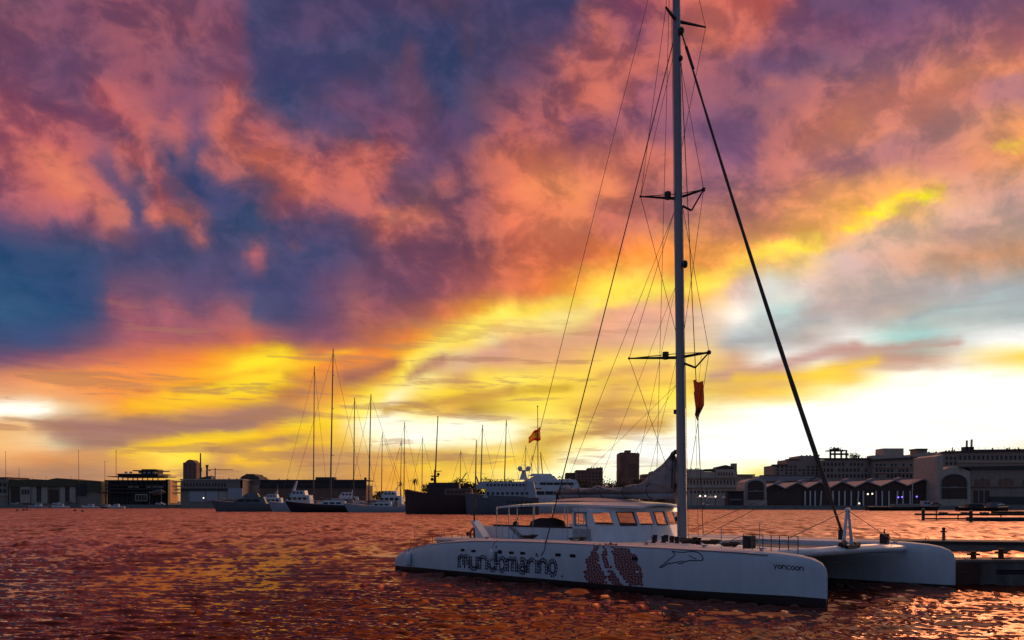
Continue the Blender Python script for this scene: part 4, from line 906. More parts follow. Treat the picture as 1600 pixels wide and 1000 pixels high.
windows(r, 168, 258, 752, 757, 11, 1, YB + 3.5, .7, .8); windows(r, 186, 244, 736.5, 740, 8, 1, YB + 2.5, .6, .8, M_BOATW, 'balcony_panel', .4); windows(r, 190, 256, 759, 762, 7, 1, YB + .4, .8, .7, M_STONE2, 'balustrade', .3); slab('glazed_entrance', M_STONE2, r, 211, 230, 772, 783, YB - .4, 1); windows(r, 211.5, 229.5, 773, 782, 4, 1, YB - .55, .75, .9)
slab('mast_pole', M_POLE, r, 181, 181.6, 703, 744, YB + 5, .2)
b = MB(); Y = YB - 5; b.add([(WX(233, Y), Y, WZ(769, Y)), (WX(252, Y), Y, WZ(765, Y)), (WX(254, Y), Y + 6, WZ(770, Y)), (WX(234, Y), Y + 6, WZ(774, Y)), (WX(233, Y), Y, WZ(769.6, Y)), (WX(252, Y), Y, WZ(765.6, Y)), (WX(254, Y), Y + 6, WZ(770.6, Y)), (WX(234, Y), Y + 6, WZ(774.6, Y))], [(0,1,2,3),(7,6,5,4),(0,4,5,1),(1,5,6,2),(2,6,7,3),(3,7,4,0)])
for x in (234, 252): b.cyl((WX(x, Y), Y, GZ), (WX(x, Y), Y, WZ(768, Y)), .08)
tag(b.build('awning', M_AWN), 'white tilted awning in front of the dark terraced clubhouse', 'awning')
# wall turned towards the sunset, orange sunlight put into its colour
r = root_at('sun_tinted_wall', 'sun-tinted orange wall panel at the right end of the dark clubhouse', 'wall', 270, YB)
b = MB(); b.prism([(WX(262.5, YB), YB), (WX(277, YB + 22), YB + 22), (WX(277, YB + 22) - 1, YB + 22), (WX(262.5, YB) - 1, YB)], WZ(786, YB), WZ(749.5, YB), 'z'); b.build('panel', M_SUNTINT, r, world=True); slab('frame', M_DKMET, r, 258.5, 262.5, 749, 793, YB, 3)
Y2 = 436
r = root_at('grey_warehouse', 'grey harbour warehouse with a row of small windows and sunlit end wall', 'warehouse', 330, Y2)
poly_slab('wall', M_STONE, r, [(282, 795), (282, 751), (379, 749), (379, 795)], Y2, 14); slab('parapet', M_STONE2, r, 281, 380, 748.5, 750.5, Y2 - .5, 15); slab('cornice', M_TILE, r, 282, 355, 763, 766.5, Y2 - .8, 1)
windows(r, 286, 354, 754, 761, 14, 1, Y2, .55, .8, M_DOOR); slab('door', M_LGREY, r, 322, 341, 766.5, 783, Y2 - .3, .5); slab('door', M_STONE2, r, 342, 354, 766.5, 782, Y2 - .3, .5); slab('door', M_LGREY, r, 296, 321, 767, 784, Y2 - .2, .5); slab('side_wall', M_LGREY, r, 355, 379, 763, 780, Y2 - .3, .5)
poly_slab('roof', M_TILE, r, [(308, 749), (314, 746), (322, 744.5), (329, 743.5), (329, 751), (308, 751)], Y2 + 3, 6); slab('chimney', M_STONE2, r, 329.5, 331.5, 743, 751, Y2 + 2, 1.5)
b = MB(); b.prism([(WX(379, Y2), Y2), (WX(391, Y2 + 17), Y2 + 17), (WX(391, Y2 + 17) - 1, Y2 + 17), (WX(379, Y2) - 1, Y2)], WZ(783, Y2), WZ(749, Y2), 'z'); b.build('end_wall', M_SUNTINT, r, world=True); b = MB(); b.ball((WX(385, Y2 + 8) + .1, Y2 + 8, WZ(758, Y2)), .3, 1.1, .9); b.build('round_window', M_DOOR, r, world=True)  # end wall of the grey building, coloured with the orange sunlight
Y3 = 640
r = root_at('apartment_tower', 'dark round-topped apartment tower standing alone behind the left quay', 'tower', 297, Y3)
poly_slab('wall', M_BROWN, r, [(286, 790), (286, 723), (290, 722), (292, 719.5), (296, 718), (300, 718.5), (303, 721), (307, 724), (307, 790)], Y3, 10); windows(r, 287.5, 306, 725, 748, 3, 8, Y3, .35, .5)
for px, py, lab in ((314, 708, 'tall slender radio mast beside the dark left tower'),):
    r = root_at('radio_mast', lab, 'radio mast', px, Y3); b = MB(); b.cyl((WX(px, Y3), Y3, GZ), (WX(px - .7, Y3), Y3, WZ(py, Y3)), .9, .45, 6); b.build('pole', M_POLE, r, world=True); b = MB(); b.box(WX(px - 1.8, Y3), WX(px + 1.6, Y3), Y3 - .6, Y3 + .6, WZ(737, Y3), WZ(731, Y3)); b.build('platform', M_POLE, r, world=True)
r = root_at('water_tower', 'small mushroom-topped tower near the radio mast', 'tower', 323.5, Y3); b = MB(); b.cyl((WX(323.5, Y3), Y3, GZ), (WX(323.5, Y3), Y3, WZ(732, Y3)), .75); b.build('stem', M_POLE, r, world=True); b = MB(); b.cyl((WX(323.5, Y3), Y3, WZ(732, Y3)), (WX(323.5, Y3), Y3, WZ(726.5, Y3)), .7, 1.2); b.build('head', M_POLE, r, world=True)
r = root_at('tower_crane', 'thin tower crane with a level jib on the left skyline', 'crane', 336, 800); b = MB(); b.box(WX(335.4, 800), WX(336.6, 800), 800, 801, GZ, WZ(731, 800)); b.build('tower', M_POLE, r, world=True); b = MB(); b.box(WX(325, 800), WX(364, 800), 799.8, 800.6, WZ(734.3, 800), WZ(733.5, 800)); b.box(WX(326, 800), WX(329, 800), 799.5, 801, WZ(735.6, 800), WZ(734.3, 800)); b.build('jib', M_POLE, r, world=True)
r = root_at('domed_pavilion', 'small columned pavilion with a dark rounded roof behind the grey warehouse', 'pavilion', 390, 445); slab('wall', M_STONE2, r, 378, 406, 748, 790, 450, 14); poly_slab('roof', M_TILE, r, [(374, 748), (378, 744), (383, 742), (384, 740.5), (396, 740.5), (398, 743), (403, 744.5), (406, 748.5)], 449, 16)
windows(r, 392, 405, 750, 759, 4, 1, 450, .5, .8, M_DOOR)
Y4 = 425
r = root_at('long_shed', 'long dark flat-roofed shed with a faded banner above the moored yachts', 'shed', 490, Y4)
slab('wall', M_BROWN, r, 405, 572, 758, 795, Y4, 20); slab('banner', M_DKMET, r, 406, 572, 750.5, 762, Y4 - .5, .3); slab('roof', M_TILE, r, 404, 573, 749.5, 751, Y4 - 1, 22); slab('roof_box', M_TILE, r, 493, 522, 745.5, 750, Y4 + 3, 6); slab('end_post', M_DKMET, r, 569, 572.5, 746, 765, Y4 - .8, 1)
b = MB()
rs = random.Random(4); x = 449
while x < 500:                                           # the banner is faded to unreadable pale dashes
    w = rs.uniform(1.2, 3.2); Y = Y4 - .6; h = rs.uniform(1.6, 2.8); b.box(WX(x, Y), WX(x + w, Y), Y - .05, Y, WZ(756.4 + h / 2, Y), WZ(756.4 - h / 2, Y)); x += w + rs.uniform(.5, 1.6)
b.build('banner_print', mat('banner_print', (.16, .1, .08), .8, .5, 2), r, world=True)
b = MB(); Y = Y4 - .6
b.prism([(WX(409 + 2.6 * k, Y), WZ(753.5 + 4 * math.sin(k * .5), Y)) for k in range(12)] + [(WX(437.6 - 2.6 * k, Y), WZ(755 + 4 * math.sin((11 - k) * .5), Y)) for k in range(12)], Y - .05, Y, 'y'); b.build('banner_print', MATS['banner_print'], r, world=True)
# slim masts and poles on the left quay
for px, py, lab in ((9.5, 706, 'tall thin flagpole beside the building at the left edge'), (30.5, 732, 'shortest thin pole in front of the olive-roofed hall'), (123.5, 704, 'tall thin pole over the glazed right end of the olive-roofed hall'), (164.5, 721, 'thin pole at the left corner of the terraced clubhouse')):
    Y = 455; r = root_at('flagpole', lab, 'pole', px, Y, 'poles on the left quay'); b = MB(); b.cyl((WX(px, Y), Y, GZ), (WX(px - .8, Y), Y, WZ(py, Y)), .16, .08, 6); b.build('pole', M_POLE, r, world=True); b = MB(); b.ball((WX(px - .8, Y), Y, WZ(py, Y)), .2); b.build('finial', M_POLE, r, world=True)

# --- boats: a generic hull and superstructure, bow towards +x in its own frame
def hull_mb(Ln, B, fb, fs, rake=.12, mid=None):
    b = MB(); mid = mid or min(fb, fs) * .92; secs = []
    for i in range(15):
        t = i / 14; x = -Ln / 2 + Ln * t
        w = B / 2 * (min(1, .72 + t * 1.2) if t < .3 else 1) * (1 if t < .5 else max(.02, 1 - ((t - .5) / .5) ** 2.3))
        zt = fs + (mid - fs) * min(1, t / .35) if t < .35 else mid + (fb - mid) * ((t - .35) / .65) ** 1.8
        rk = rake * Ln * max(0, t - .6) / .4
        secs.append([(x + rk, 0, zt + .08), (x + rk, w * .97, zt), (x + rk * .55, w * .97, zt * .5), (x + rk * .15, w * .82, .12), (x, w * .7, -.5), (x, 0, -.9), (x, -w * .7, -.5), (x + rk * .15, -w * .82, .12), (x + rk * .55, -w * .97, zt * .5), (x + rk, -w * .97, zt)])
    b.loft(secs); return b
def boat(name, label, cat_, px, Y, ang, Ln, B, fb, fs, hm, group=None, mid=None, rake=.1, vs=1.0):
    fb *= vs; fs *= vs; mid = mid * vs if mid else None; r = thing(name, label, cat_, (WX(px, Y), Y, 0), ang, group); h = hull_mb(Ln, B, fb, fs, rake, mid).build('hull', [hm], r, smooth=35); VS[r.name] = vs; return r
VS = {}
def cabin(r, name, x0, x1, hw, z0, z1, front=.5, back=.1, m=None):
    z0 *= VS[r.name]; z1 *= VS[r.name]; b = MB(); h = z1 - z0; z0 -= .05
    b.loft([[(x0 , -hw, z0), (x1, -hw, z0), (x1 - front * h, -hw * .88, z1), (x0 + back * h, -hw * .88, z1)], [(x0, hw, z0), (x1, hw, z0), (x1 - front * h, hw * .88, z1), (x0 + back * h, hw * .88, z1)]])
    return b.build(name, m or M_BOATW, r)
def win_row(r, x0, x1, n, hw, z0, z1, m=None, name='window', frac=.7):
    z0 *= VS[r.name]; z1 *= VS[r.name]; src = None; s = (x1 - x0) / n
    for side in (-1, 1):
        for i in range(n):
            loc = Vector((x0 + s * (i + .5), side * hw, (z0 + z1) / 2))
            if src is None: b = MB(); b.box(-s * frac / 2, s * frac / 2, -.05, .05, -(z1 - z0) / 2, (z1 - z0) / 2); src = b.build(name, m or M_WIN, r); src.location = loc
            else: share(src, name, loc, r)
def mast_on(r, x, top, rad, spr=(), z0=1.5, rake=.02, stays=None, boom=None, m=None):
    z0 *= VS[r.name]; b = MB(); tip = Vector((x - top * rake, 0, top)); b.cyl((x, 0, z0), tip, rad, rad * .6, 8); mo = b.build('mast', m or M_POLE, r, smooth=40)
    for f, hw in spr:
        p = Vector((x, 0, z0)).lerp(tip, f); b = MB(); a = math.pi / 2 + .5; b.cyl(p + Vector((-hw * .2, -hw, 0)), p + Vector((-hw * .2, hw, 0)), rad * .35); b.build('spreader', M_POLE, mo)
    if stays:
        for ex, ez, f in stays:
            b = MB(); b.cyl(Vector((x, 0, z0)).lerp(tip, f), (ex, 0, ez), .045, n=5); b.build('stay', M_WIRE, r)
    if boom:
        b = MB(); b.cyl((x, 0, z0 + 1.4), (x - boom, 0, z0 + 1.6), .18, n=7); b.build('boom', M_POLE, r); b = MB(); b.loft([[(x - .2 - (boom - .4) * t, .3 * math.cos(R(a)), z0 + 1.85 + .06 * math.sin(t * 19) + (.42 - .2 * t) * math.sin(R(a))) for a in range(0, 360, 45)] for t in (0, .2, .4, .6, .8, 1)]); b.build('furled_sail', M_SAIL, r, smooth='all')
    return mo
def yacht_h(py, Y): return WZ(py, Y)
PIA = math.pi
# dark grey motor yacht
r = boat('motor_yacht', 'long low dark grey motor yacht with raked bow pointing left', 'yacht', 386, 300, PIA + .12, 19.5, 5.2, 2.6, 1.6, M_GREYH, mid=1.9, vs=1.5)
cabin(r, 'superstructure', -6.5, 5.5, 2.1, 1.8, 3.3, 2.2, .4, M_GREYH); win_row(r, -4.5, 3.0, 3, 2.06, 2.2, 2.75, frac=.85); cabin(r, 'flybridge', -4.2, 1.6, 1.7, 3.3, 4.1, 1.6, .6, M_GREYH); b = MB(); b.cyl((-3.2, 0, 6), (-3.8, 0, 8), .08); b.cyl((-4.2, -.9, 7.1), (-3.2, .9, 7.1), .06); b.build('radar_arch', M_POLE, r)
b = MB(); b.tube([(-9, -2.2, 3.3), (0, -2.5, 3.6), (6, -1.8, 4.2), (9.5, 0, 4.7)], .035, 5); b.build('guard_rail', M_STEEL, r)
r = boat('motor_cruiser', 'white motor cruiser with stepped cabin left of the dark-hulled sloop', 'motorboat', 462, 296, PIA - .1, 15.5, 4.8, 2.5, 1.7, M_LGREY, mid=1.9, vs=1.4)
cabin(r, 'cabin', -5.5, 4.2, 2.0, 1.9, 3.9, 1.2, .1); win_row(r, -4.5, 2.2, 4, 1.96, 2.8, 3.4); cabin(r, 'flybridge', -3.8, 1.6, 1.7, 3.9, 5.0, .9, .2); win_row(r, -3, .6, 3, 1.64, 4.25, 4.7, frac=.6); b = MB(); b.prism([(1.2, 6.9), (-.2, 10.2), (-.6, 10.2), (.2, 6.9)], -.3, .3, 'y'); b.build('mast_fin', M_BOATW, r)
def cruiser(label, px, Y, ang, Ln, hm, vs=1.35):
    r = boat('motor_cruiser', label, 'motorboat', px, Y, ang, Ln, Ln * .3, Ln * .16, Ln * .11, hm, mid=Ln * .12, vs=vs)
    cabin(r, 'cabin', -Ln * .36, Ln * .27, Ln * .13, Ln * .12, Ln * .25, 1.2, .1); win_row(r, -Ln * .3, Ln * .13, 4, Ln * .127, Ln * .18, Ln * .22); cabin(r, 'flybridge', -Ln * .25, Ln * .1, Ln * .11, Ln * .25, Ln * .32, .9, .2); win_row(r, -Ln * .2, Ln * .03, 3, Ln * .108, Ln * .27, Ln * .3, frac=.6)
    b = MB(); b.tube([(-Ln * .2, -Ln * .1, Ln * .32 * vs), (-Ln * .24, 0, Ln * .32 * vs + 1.5), (-Ln * .2, Ln * .1, Ln * .32 * vs)], .12, 6); b.cyl((-Ln * .23, 0, Ln * .32 * vs + 1.4), (-Ln * .23, 0, Ln * .32 * vs + 3.4), .05); b.build('radar_arch', M_BOATW, r); b = MB(); b.tube([(-Ln * .3, -Ln * .14, Ln * .17 * vs), (Ln * .2, -Ln * .13, Ln * .19 * vs), (Ln * .53, 0, Ln * .24 * vs)], .035, 5); b.build('guard_rail', M_STEEL, r); return r
cruiser('white motor cruiser moored behind the tallest-masted dark sloop', 536, 306, PIA + .15, 15, M_BOATW)
cruiser('pale motor cruiser moored behind the long pale sloop beside the rusty bow', 604, 296, PIA - .1, 15.5, M_LGREY)
cruiser('white motor cruiser tucked between ferry and superyacht', 838, 300, PIA + .1, 17, M_BOATW)
cruiser('grey motor cruiser showing its flybridge right behind the dark grey yacht', 420, 330, PIA, 14, M_LGREY)
cruiser('white motor cruiser partly hidden by the furled mainsail', 940, 300, PIA, 17, M_BOATW)
# sloops
SL = 'sailing yachts moored along the far quay'
def sloop(label, px, Y, ang, Ln, hm, mpx, top_py, spr, boom=5, group=SL, rad=.2, rake=.015, cab=True, lean=0):
    r = boat('sailing_yacht', label, 'sailing yacht', px, Y, ang, Ln, Ln * .22, Ln * .085 + .3, Ln * .06 + .2, hm, group, vs=1.5)
    c = math.cos(ang); x = (WX(mpx, Y) - WX(px, Y)) / c if abs(c) > .3 else 0
    x = max(-Ln * .45, min(Ln * .45, x)); top = WZ(top_py, Y)
    mast_on(r, x, top, rad, spr, Ln * .06, rake, [(Ln * .53, Ln * .085 * 1.5, .97), (-Ln * .47, Ln * .06 * 1.5, .98)], boom)
    if cab: cabin(r, 'coachroof', -Ln * .2, Ln * .16, Ln * .07, Ln * .06, Ln * .06 + 1.1, 1.2, .3); win_row(r, -Ln * .15, Ln * .1, 3, Ln * .068, Ln * .06 + .3, Ln * .06 + .65); b = MB(); b.tube([(-Ln * .46, -Ln * .09, Ln * .1 + .9), (0, -Ln * .108, Ln * .1 + .9), (Ln * .3, -Ln * .08, Ln * .12 + .9), (Ln * .52, 0, Ln * .14 + .9)], .04, 5); b.build('guard_rail', M_STEEL, r); cabin(r, 'sprayhood', -Ln * .3, -Ln * .19, Ln * .075, Ln * .06, Ln * .06 + 1.3, .6, .1, M_SAIL)
    return r
sloop('dark-hulled sloop bow left carrying the tallest mast of the far quay', 517, 282, PIA + .05, 24, M_BLACKH, 516, 545, ((.32, 2.6), (.62, 1.6), (.83, 1.2)), 7, rad=.26, rake=.018)
sloop('sloop whose mast is just left of the tallest one behind the white cruiser', 478, 322, PIA + .2, 17, M_LGREY, 489, 572, ((.25, 2.2), (.5, 1.4)), 5, rad=.22, rake=.008)
sloop('grey sloop with a mast right of the tallest one beside the dark hull', 556, 300, PIA - .05, 18, M_LGREY, 552, 621, ((.38, 2.0),), 5, rad=.22, rake=.012)
sloop('pale grey sloop with long flat hull right of the dark-hulled sloop', 594, 278, PIA + .04, 19, M_LGREY, 576, 616, ((.25, 2.3), (.55, 1.9)), 6, rad=.23, rake=.02)
sloop('pale sloop with a short thin mast just left of the rusty ship', 606, 305, PIA - .1, 13, M_BOATW, 595.5, 675, ((.5, 1.4),), 4, rad=.16)
sloop('sloop with a slim mast right behind the bow of the rusty ship', 636, 318, PIA, 13, M_BOATW, 631, 659, (), 4, rad=.18, rake=.008)
sloop('sloop with the shorter of two close masts behind the rusty bow', 622, 330, PIA, 12, M_BOATW, 625.5, 688, (), 4, rad=.17)
sloop('sloop with a single-spreader mast above the deck plants of the rusty ship', 664, 318, PIA, 12, M_BOATW, 659, 682, ((.72, 1.4),), 4, rad=.15, rake=.01)
sloop('sloop with the faint mast midway over the grey ferry bow', 722, 322, PIA, 12, M_BOATW, 718.5, 703, (), 4, rad=.14)
sloop('sloop with a stout leaning mast over the grey ferry', 752, 330, PIA, 15, M_BOATW, 750, 664, (), 5, rad=.26, rake=.03)
sloop('sloop with a stout mast left of the radar dome of the white superyacht', 790, 330, PIA, 15, M_BOATW, 787, 656, (), 5, rad=.24, rake=.03)
sloop('sloop with a short mast right of the radar dome', 825, 335, PIA, 12, M_BOATW, 820.5, 696, (), 4, rad=.15, rake=.01)
sloop('sloop with the shortest mast between radar dome and flag', 836, 338, PIA, 11, M_BOATW, 830, 710, (), 4, rad=.13)
sloop('sloop with a dark rolled sail on its forestay right of the flag', 862, 338, PIA, 11, M_BOATW, 852, 706, (), 4, rad=.25, rake=-.08)
# rusty ship
YS = 243
r = boat('rusty_ship', 'old dark red steel ship with high bow pointing left', 'ship', 690, YS, PIA - .06, 19.5, 6, 4.6, 3.4, M_REDH, mid=3.6, rake=.02, vs=1.44)
b = MB(); b.tube([(-9, -2.9, 4.9), (0, -2.95, 5.2), (6, -2.2, 5.9), (9.6, 0, 6.7)], .1, 6); b.build('rub_rail', M_DOOR, r)
cabin(r, 'deckhouse', -8.5, -1, 2.2, 3.4, 4.8, .1, .1, M_BROWN); win_row(r, -8, -1.6, 6, 2.14, 3.9, 4.4, M_DOOR); cabin(r, 'wheelhouse', -5.2, 3.8, 2.0, 3.6, 5.9, .15, .1, M_REDH); win_row(r, -4.5, 3, 5, 1.9, 5.1, 5.5, frac=.5)
mast_on(r, 1.8, WZ(650, YS), .2, (), 6, .03); b = MB(); b.cyl((1.8, 0, 8.2), (1.8, 0, 12), .4, .25); b.box(.8, 2.9, -.5, .5, 10.1, 10.4); b.ball((.9, 0, 10.8), .4); b.ball((2.6, 0, 9.4), .45); b.cyl((1.8, 0, 11.4), (.0, 0, 11.7), .09); b.build('radar_mast', M_DOOR, r)
b = MB(); b.cyl((-4.6, 0, 8), (-6.8, 0, 11.2), .13); b.build('derrick', M_DOOR, r)
b = MB(); b.tube([(-1, -2.7, 6.8), (4, -2.6, 7.0)], .05, 5)
for x in (-1, .6, 2.2, 3.9): b.cyl((x, -2.7, 5.1), (x, -2.68, 6.9), .05)
b.build('guard_rail', M_DOOR, r)
# palm-like plants above its bow
def palm(px, py, Y, label, s=1.0):
    root = thing('palm_tree', label, 'tree', (WX(px, Y), Y, GZ), 0, 'palms behind the rusty ship'); top = WZ(py, Y) - GZ
    b = MB(); b.tube([(0, 0, -.2), (.1, 0, top * .5), (0, 0, top)], [.25, .2, .17], 7); b.build('trunk', M_BARK, root, smooth='all'); b = MB(); rs = random.Random(int(px))
    for k in range(26):
        a = rs.uniform(0, 6.28); e = rs.uniform(-.5, 1.2); ln = rs.uniform(1.3, 2.1) * s; prev = Vector((0, 0, top)); pts = [prev]
        for j in range(4):
            prev = prev + Vector((math.cos(a) * math.cos(e), math.sin(a) * math.cos(e), math.sin(e))) * ln / 4; e -= .42; pts.append(prev)
        sd = Vector((-math.sin(a), math.cos(a), .15)) * .17 * s
        for p, q, w0, w1 in zip(pts, pts[1:], (.5, 1, .9, .5), (1, .9, .5, .05)): b.add([p - sd * w0, p + sd * w0, q + sd * w1, q - sd * w1], [(0, 1, 2, 3)])
    b.build('crown', M_LEAF, root, fix=False)
palm(648, 752, 360, 'bushy dark palm rising above the bow of the rusty ship', 1.5); palm(626, 757, 365, 'smaller dark palm left of the rusty bow', 1.1)
# grey ferry and the white superyacht
YF = 236
r = boat('grey_ferry', 'grey passenger ferry with rows of small windows behind the stern of the catamaran', 'ferry', 786, YF, PIA - .05, 19, 6, 4.4, 3.4, M_GREYH, mid=3.7, rake=.03, vs=1.3)
cabin(r, 'lower_deck', -8.8, 5.2, 2.6, 3.4, 5.2, .5, .1, M_LGREY); cabin(r, 'upper_deck', -8.4, 7.6, 2.3, 5.2, 6.6, .9, .2, M_LGREY)
win_row(r, -6, 4.4, 11, 2.22, 5.7, 6.15, frac=.55); win_row(r, -7, 4.4, 9, 2.52, 4.0, 4.5, frac=.5); win_row(r, -8, -1, 6, 2.92, 2.3, 2.7, frac=.5); win_row(r, -8, -2, 5, 2.94, 1.3, 1.65, frac=.5)
b = MB(); b.cyl((6.4, 0, 8), (7.2, 0, 10.4), .3, .12); b.build('mast_fin', M_LGREY, r); b = MB(); b.tube([(-8.4, -2.4, 9.3), (5.5, -2.2, 9.3)], .04, 5); b.build('guard_rail', M_STEEL, r)
YU = 262
r = boat('superyacht', 'large white superyacht with stepped decks and twin radar domes behind the catamaran boom', 'superyacht', 868, YU, PIA + .08, 27, 7, 4.4, 3.2, M_BOATW, mid=3.6, vs=1.22)
cabin(r, 'main_deck', -12, 9, 3.2, 3.5, 6.0, 1.6, .2); win_row(r, -9, 6, 6, 3.1, 4.4, 5.2, frac=.9); cabin(r, 'upper_deck', -7, 8.2, 2.8, 6.0, 8.0, 1.8, .5); win_row(r, -5, 5, 5, 2.66, 6.7, 7.3, frac=.9); cabin(r, 'sun_deck', -1, 10.6, 2.3, 7.2, 8.9, 2.2, .8); cabin(r, 'hard_top', 1, 7.8, 1.9, 8.9, 9.4, 1.2, .8)
cabin(r, 'radar_mast', 8.3, 10.6, .5, 8.0, 10.3, .32, .2)
for x in (8.0, 10.4):
    b = MB(); b.ball((x, 0, 13.0), .75, n=10); b.build('radar_dome', M_BOATW, r, smooth='all')
b = MB(); b.box(7.9, 10.6, -.9, .9, 12.2, 12.5); b.build('mast_platform', M_BOATW, r); b = MB(); b.cyl((9.2, 0, 12.4), (9.2, 0, 15.4), .06); b.cyl((8.4, 0, 14), (10, 0, 14), .05); b.build('antenna', M_POLE, r)
b = MB(); b.tube([(-1.5 - .8 * k, 0, 8.3 + 1.5 * math.sin(math.pi * k / 6)) for k in range(7)], .3, 6); b.build('arch', M_BOATW, r, smooth='all')
# flag staff
Yp = 345; r = root_at('flagstaff', 'tall flagstaff flying the red and yellow flag behind the superyacht', 'flagpole', 841, Yp); b = MB(); b.cyl((WX(841, Yp), Yp, GZ), (WX(840, Yp), Yp, WZ(635, Yp)), .22, .12, 7); b.build('pole', M_POLE, r, world=True); b = MB(); b.ball((WX(840, Yp), Yp, WZ(635, Yp)), .3); b.build('finial', M_POLE, r, world=True)
M_FRED, M_FYEL = cloth('flag_red', (.75, .06, .03)), cloth('flag_yellow', (.9, .5, .04))
b = MB(); Yf = Yp - .25; nx = 12
def fpt(i, j):
    t, q = i / nx, j / 4; return (WX(843.5 - 17.5 * t + 1.5 * q * (1 - t), Yf), Yf + .6 * math.sin(t * 8 + q), WZ((666 + 16 * t + 1.4 * math.sin(t * 9)) * (1 - q) + (687 + 4.5 * t + 1.2 * math.sin(t * 8)) * q, Yf))
for i in range(nx):
    for j in range(4): b.add([fpt(i, j), fpt(i + 1, j), fpt(i + 1, j + 1), fpt(i, j + 1)], [(0, 1, 2, 3)], 1 if j in (1, 2) else 0)
tag(b.build('flag', [M_FRED, M_FYEL], None, smooth='all', fix=False), 'red and yellow flag streaming left from the tall flagstaff', 'flag')

# --- trees and buildings in the middle distance
def tree(px, py_top, Y, wpx, label, seed, base_py=790, group='trees along the middle of the shore'):
    rs = random.Random(seed); H = WZ(py_top, Y) - GZ; hw = wpx / 2 / F * Y
    root = thing('tree', label, 'tree', (WX(px, Y), Y, GZ), 0, group)
    b = MB(); b.tube([(0, 0, -.3), (.15, .1, H * .3), (0, 0, H * .6)], [.4, .3, .12], 7)
    for k in range(5):
        a = rs.uniform(0, 6.28); b.tube([(0, 0, H * (.25 + .06 * k)), (math.cos(a) * hw * .6, math.sin(a) * hw * .5, H * (.5 + .08 * k))], [.16, .05], 5)
    b.build('trunk', M_BARK, root, smooth='all'); b = MB()
    lobes = [(rs.uniform(-.6, .6) * hw, rs.uniform(-.5, .5) * hw, H * rs.uniform(.25, .82), rs.uniform(.38, .6) * hw) for _ in range(12)]
    for _ in range(1500):
        lx, ly, lz, lr = rs.choice(lobes); d = Vector((rs.gauss(0, 1), rs.gauss(0, 1), rs.gauss(0, .8))).normalized() * lr * rs.uniform(.5, 1.08)
        p = Vector((lx, ly, lz)) + d; p.z = max(.3, min(p.z, H)); s = rs.uniform(.22, .46)
        u = Vector((rs.uniform(-1, 1), rs.uniform(-1, 1), rs.uniform(-1, 1))).normalized() * s; w = u.cross(Vector((rs.uniform(-1, 1), rs.uniform(-1, 1), rs.uniform(-1, 1)))).normalized() * s * .7
        b.add([p - u - w, p + u - w * .6, p + u * .8 + w, p - u * .7 + w], [(0, 1, 2, 3)])
    b.build('crown', M_LEAF, root, fix=False)
TR = [(572, 765, 470, 34, 'low dark tree right of the long shed roof'), (600, 768, 470, 40, 'low tree seen between the sloop masts'), (690, 752, 430, 36, 'dark tree behind the wheelhouse of the rusty ship'), (716, 746, 425, 42, 'broad tree right of the rusty ship mast'), (742, 748, 430, 36, 'tree behind the bow of the grey ferry'),
      (764, 742, 425, 34, 'tallest tree behind the grey ferry'), (786, 747, 430, 36, 'tree left of the twin radar domes'), (836, 744, 430, 34, 'tree right of the twin radar domes'), (858, 746, 430, 40, 'tree below the red and yellow flag'), (884, 742, 430, 38, 'tree left of the flat-topped brown block'),
      (900, 748, 415, 40, 'wide tree in front of the flat-topped brown block'), (926, 749, 415, 36, 'tree at the right foot of the flat-topped brown block'), (950, 744, 430, 34, 'tree between brown block and tall tower'), (974, 752, 420, 40, 'tree at the foot of the tall brown tower'), (1002, 748, 430, 34, 'tree right of the tall brown tower'), (1030, 750, 430, 40, 'tree behind the peak of the furled mainsail'), (672, 756, 425, 30, 'low tree right behind the rusty bow'), (704, 754, 410, 34, 'low tree just behind the rusty wheelhouse'), (730, 752, 412, 34, 'dense tree between rusty ship and ferry'), (776, 750, 410, 34, 'dense low tree behind the ferry deck'), (806, 750, 412, 36, 'dense tree at the foot of the twin radar domes'), (848, 752, 410, 36, 'dense tree behind the superyacht sun deck'), (872, 750, 410, 36, 'dense low tree left of the low brown house')]
for i, (px, py, Y, w, lab) in enumerate(TR): tree(px, py, Y, w, lab, 40 + i)
def block(name, label, cat_, pts, Y, depth, m, px): r = root_at(name, label, cat_, px, Y); poly_slab('wall', m, r, pts, Y, depth); return r
r = block('apartment_block', 'flat-topped brown apartment block left of the tall tower', 'building', [(900, 792), (900, 735), (919, 734.5), (919, 731), (930, 731.5), (932, 730.5), (942, 730.5), (942, 792)], 520, 14, M_BROWN, 921); windows(r, 902, 940, 737, 752, 7, 3, 520, .5, .5); slab('parapet', M_TILE, r, 899.5, 919, 734.3, 735.5, 519.5, 1)
r = block('apartment_block', 'low brown house in front of the trees left of the brown block', 'building', [(884, 792), (884, 740), (899, 739), (899, 792)], 530, 10, M_BROWN, 891); slab('parapet', M_TILE, r, 883.5, 899.5, 738.6, 740, 529, 1); windows(r, 885, 898, 741, 750, 3, 2, 530, .5, .5)
r = block('office_tower', 'tall brown office tower standing alone left of the mast', 'tower', [(968, 792), (968, 709), (969, 707), (978, 706.5), (979, 705), (984, 705), (985, 707), (999, 708), (999, 792)], 560, 16, M_BROWN, 983)
windows(r, 980, 996, 724, 746, 1, 8, 560, .85, .35, M_WIN, 'window_band'); windows(r, 969.5, 979, 712, 746, 3, 11, 560, .4, .5); slab('rooftop_box', M_TILE, r, 977, 986, 703.5, 706, 563, 6); slab('side_wing', M_BROWN, r, 966, 968, 735, 792, 558, 10)
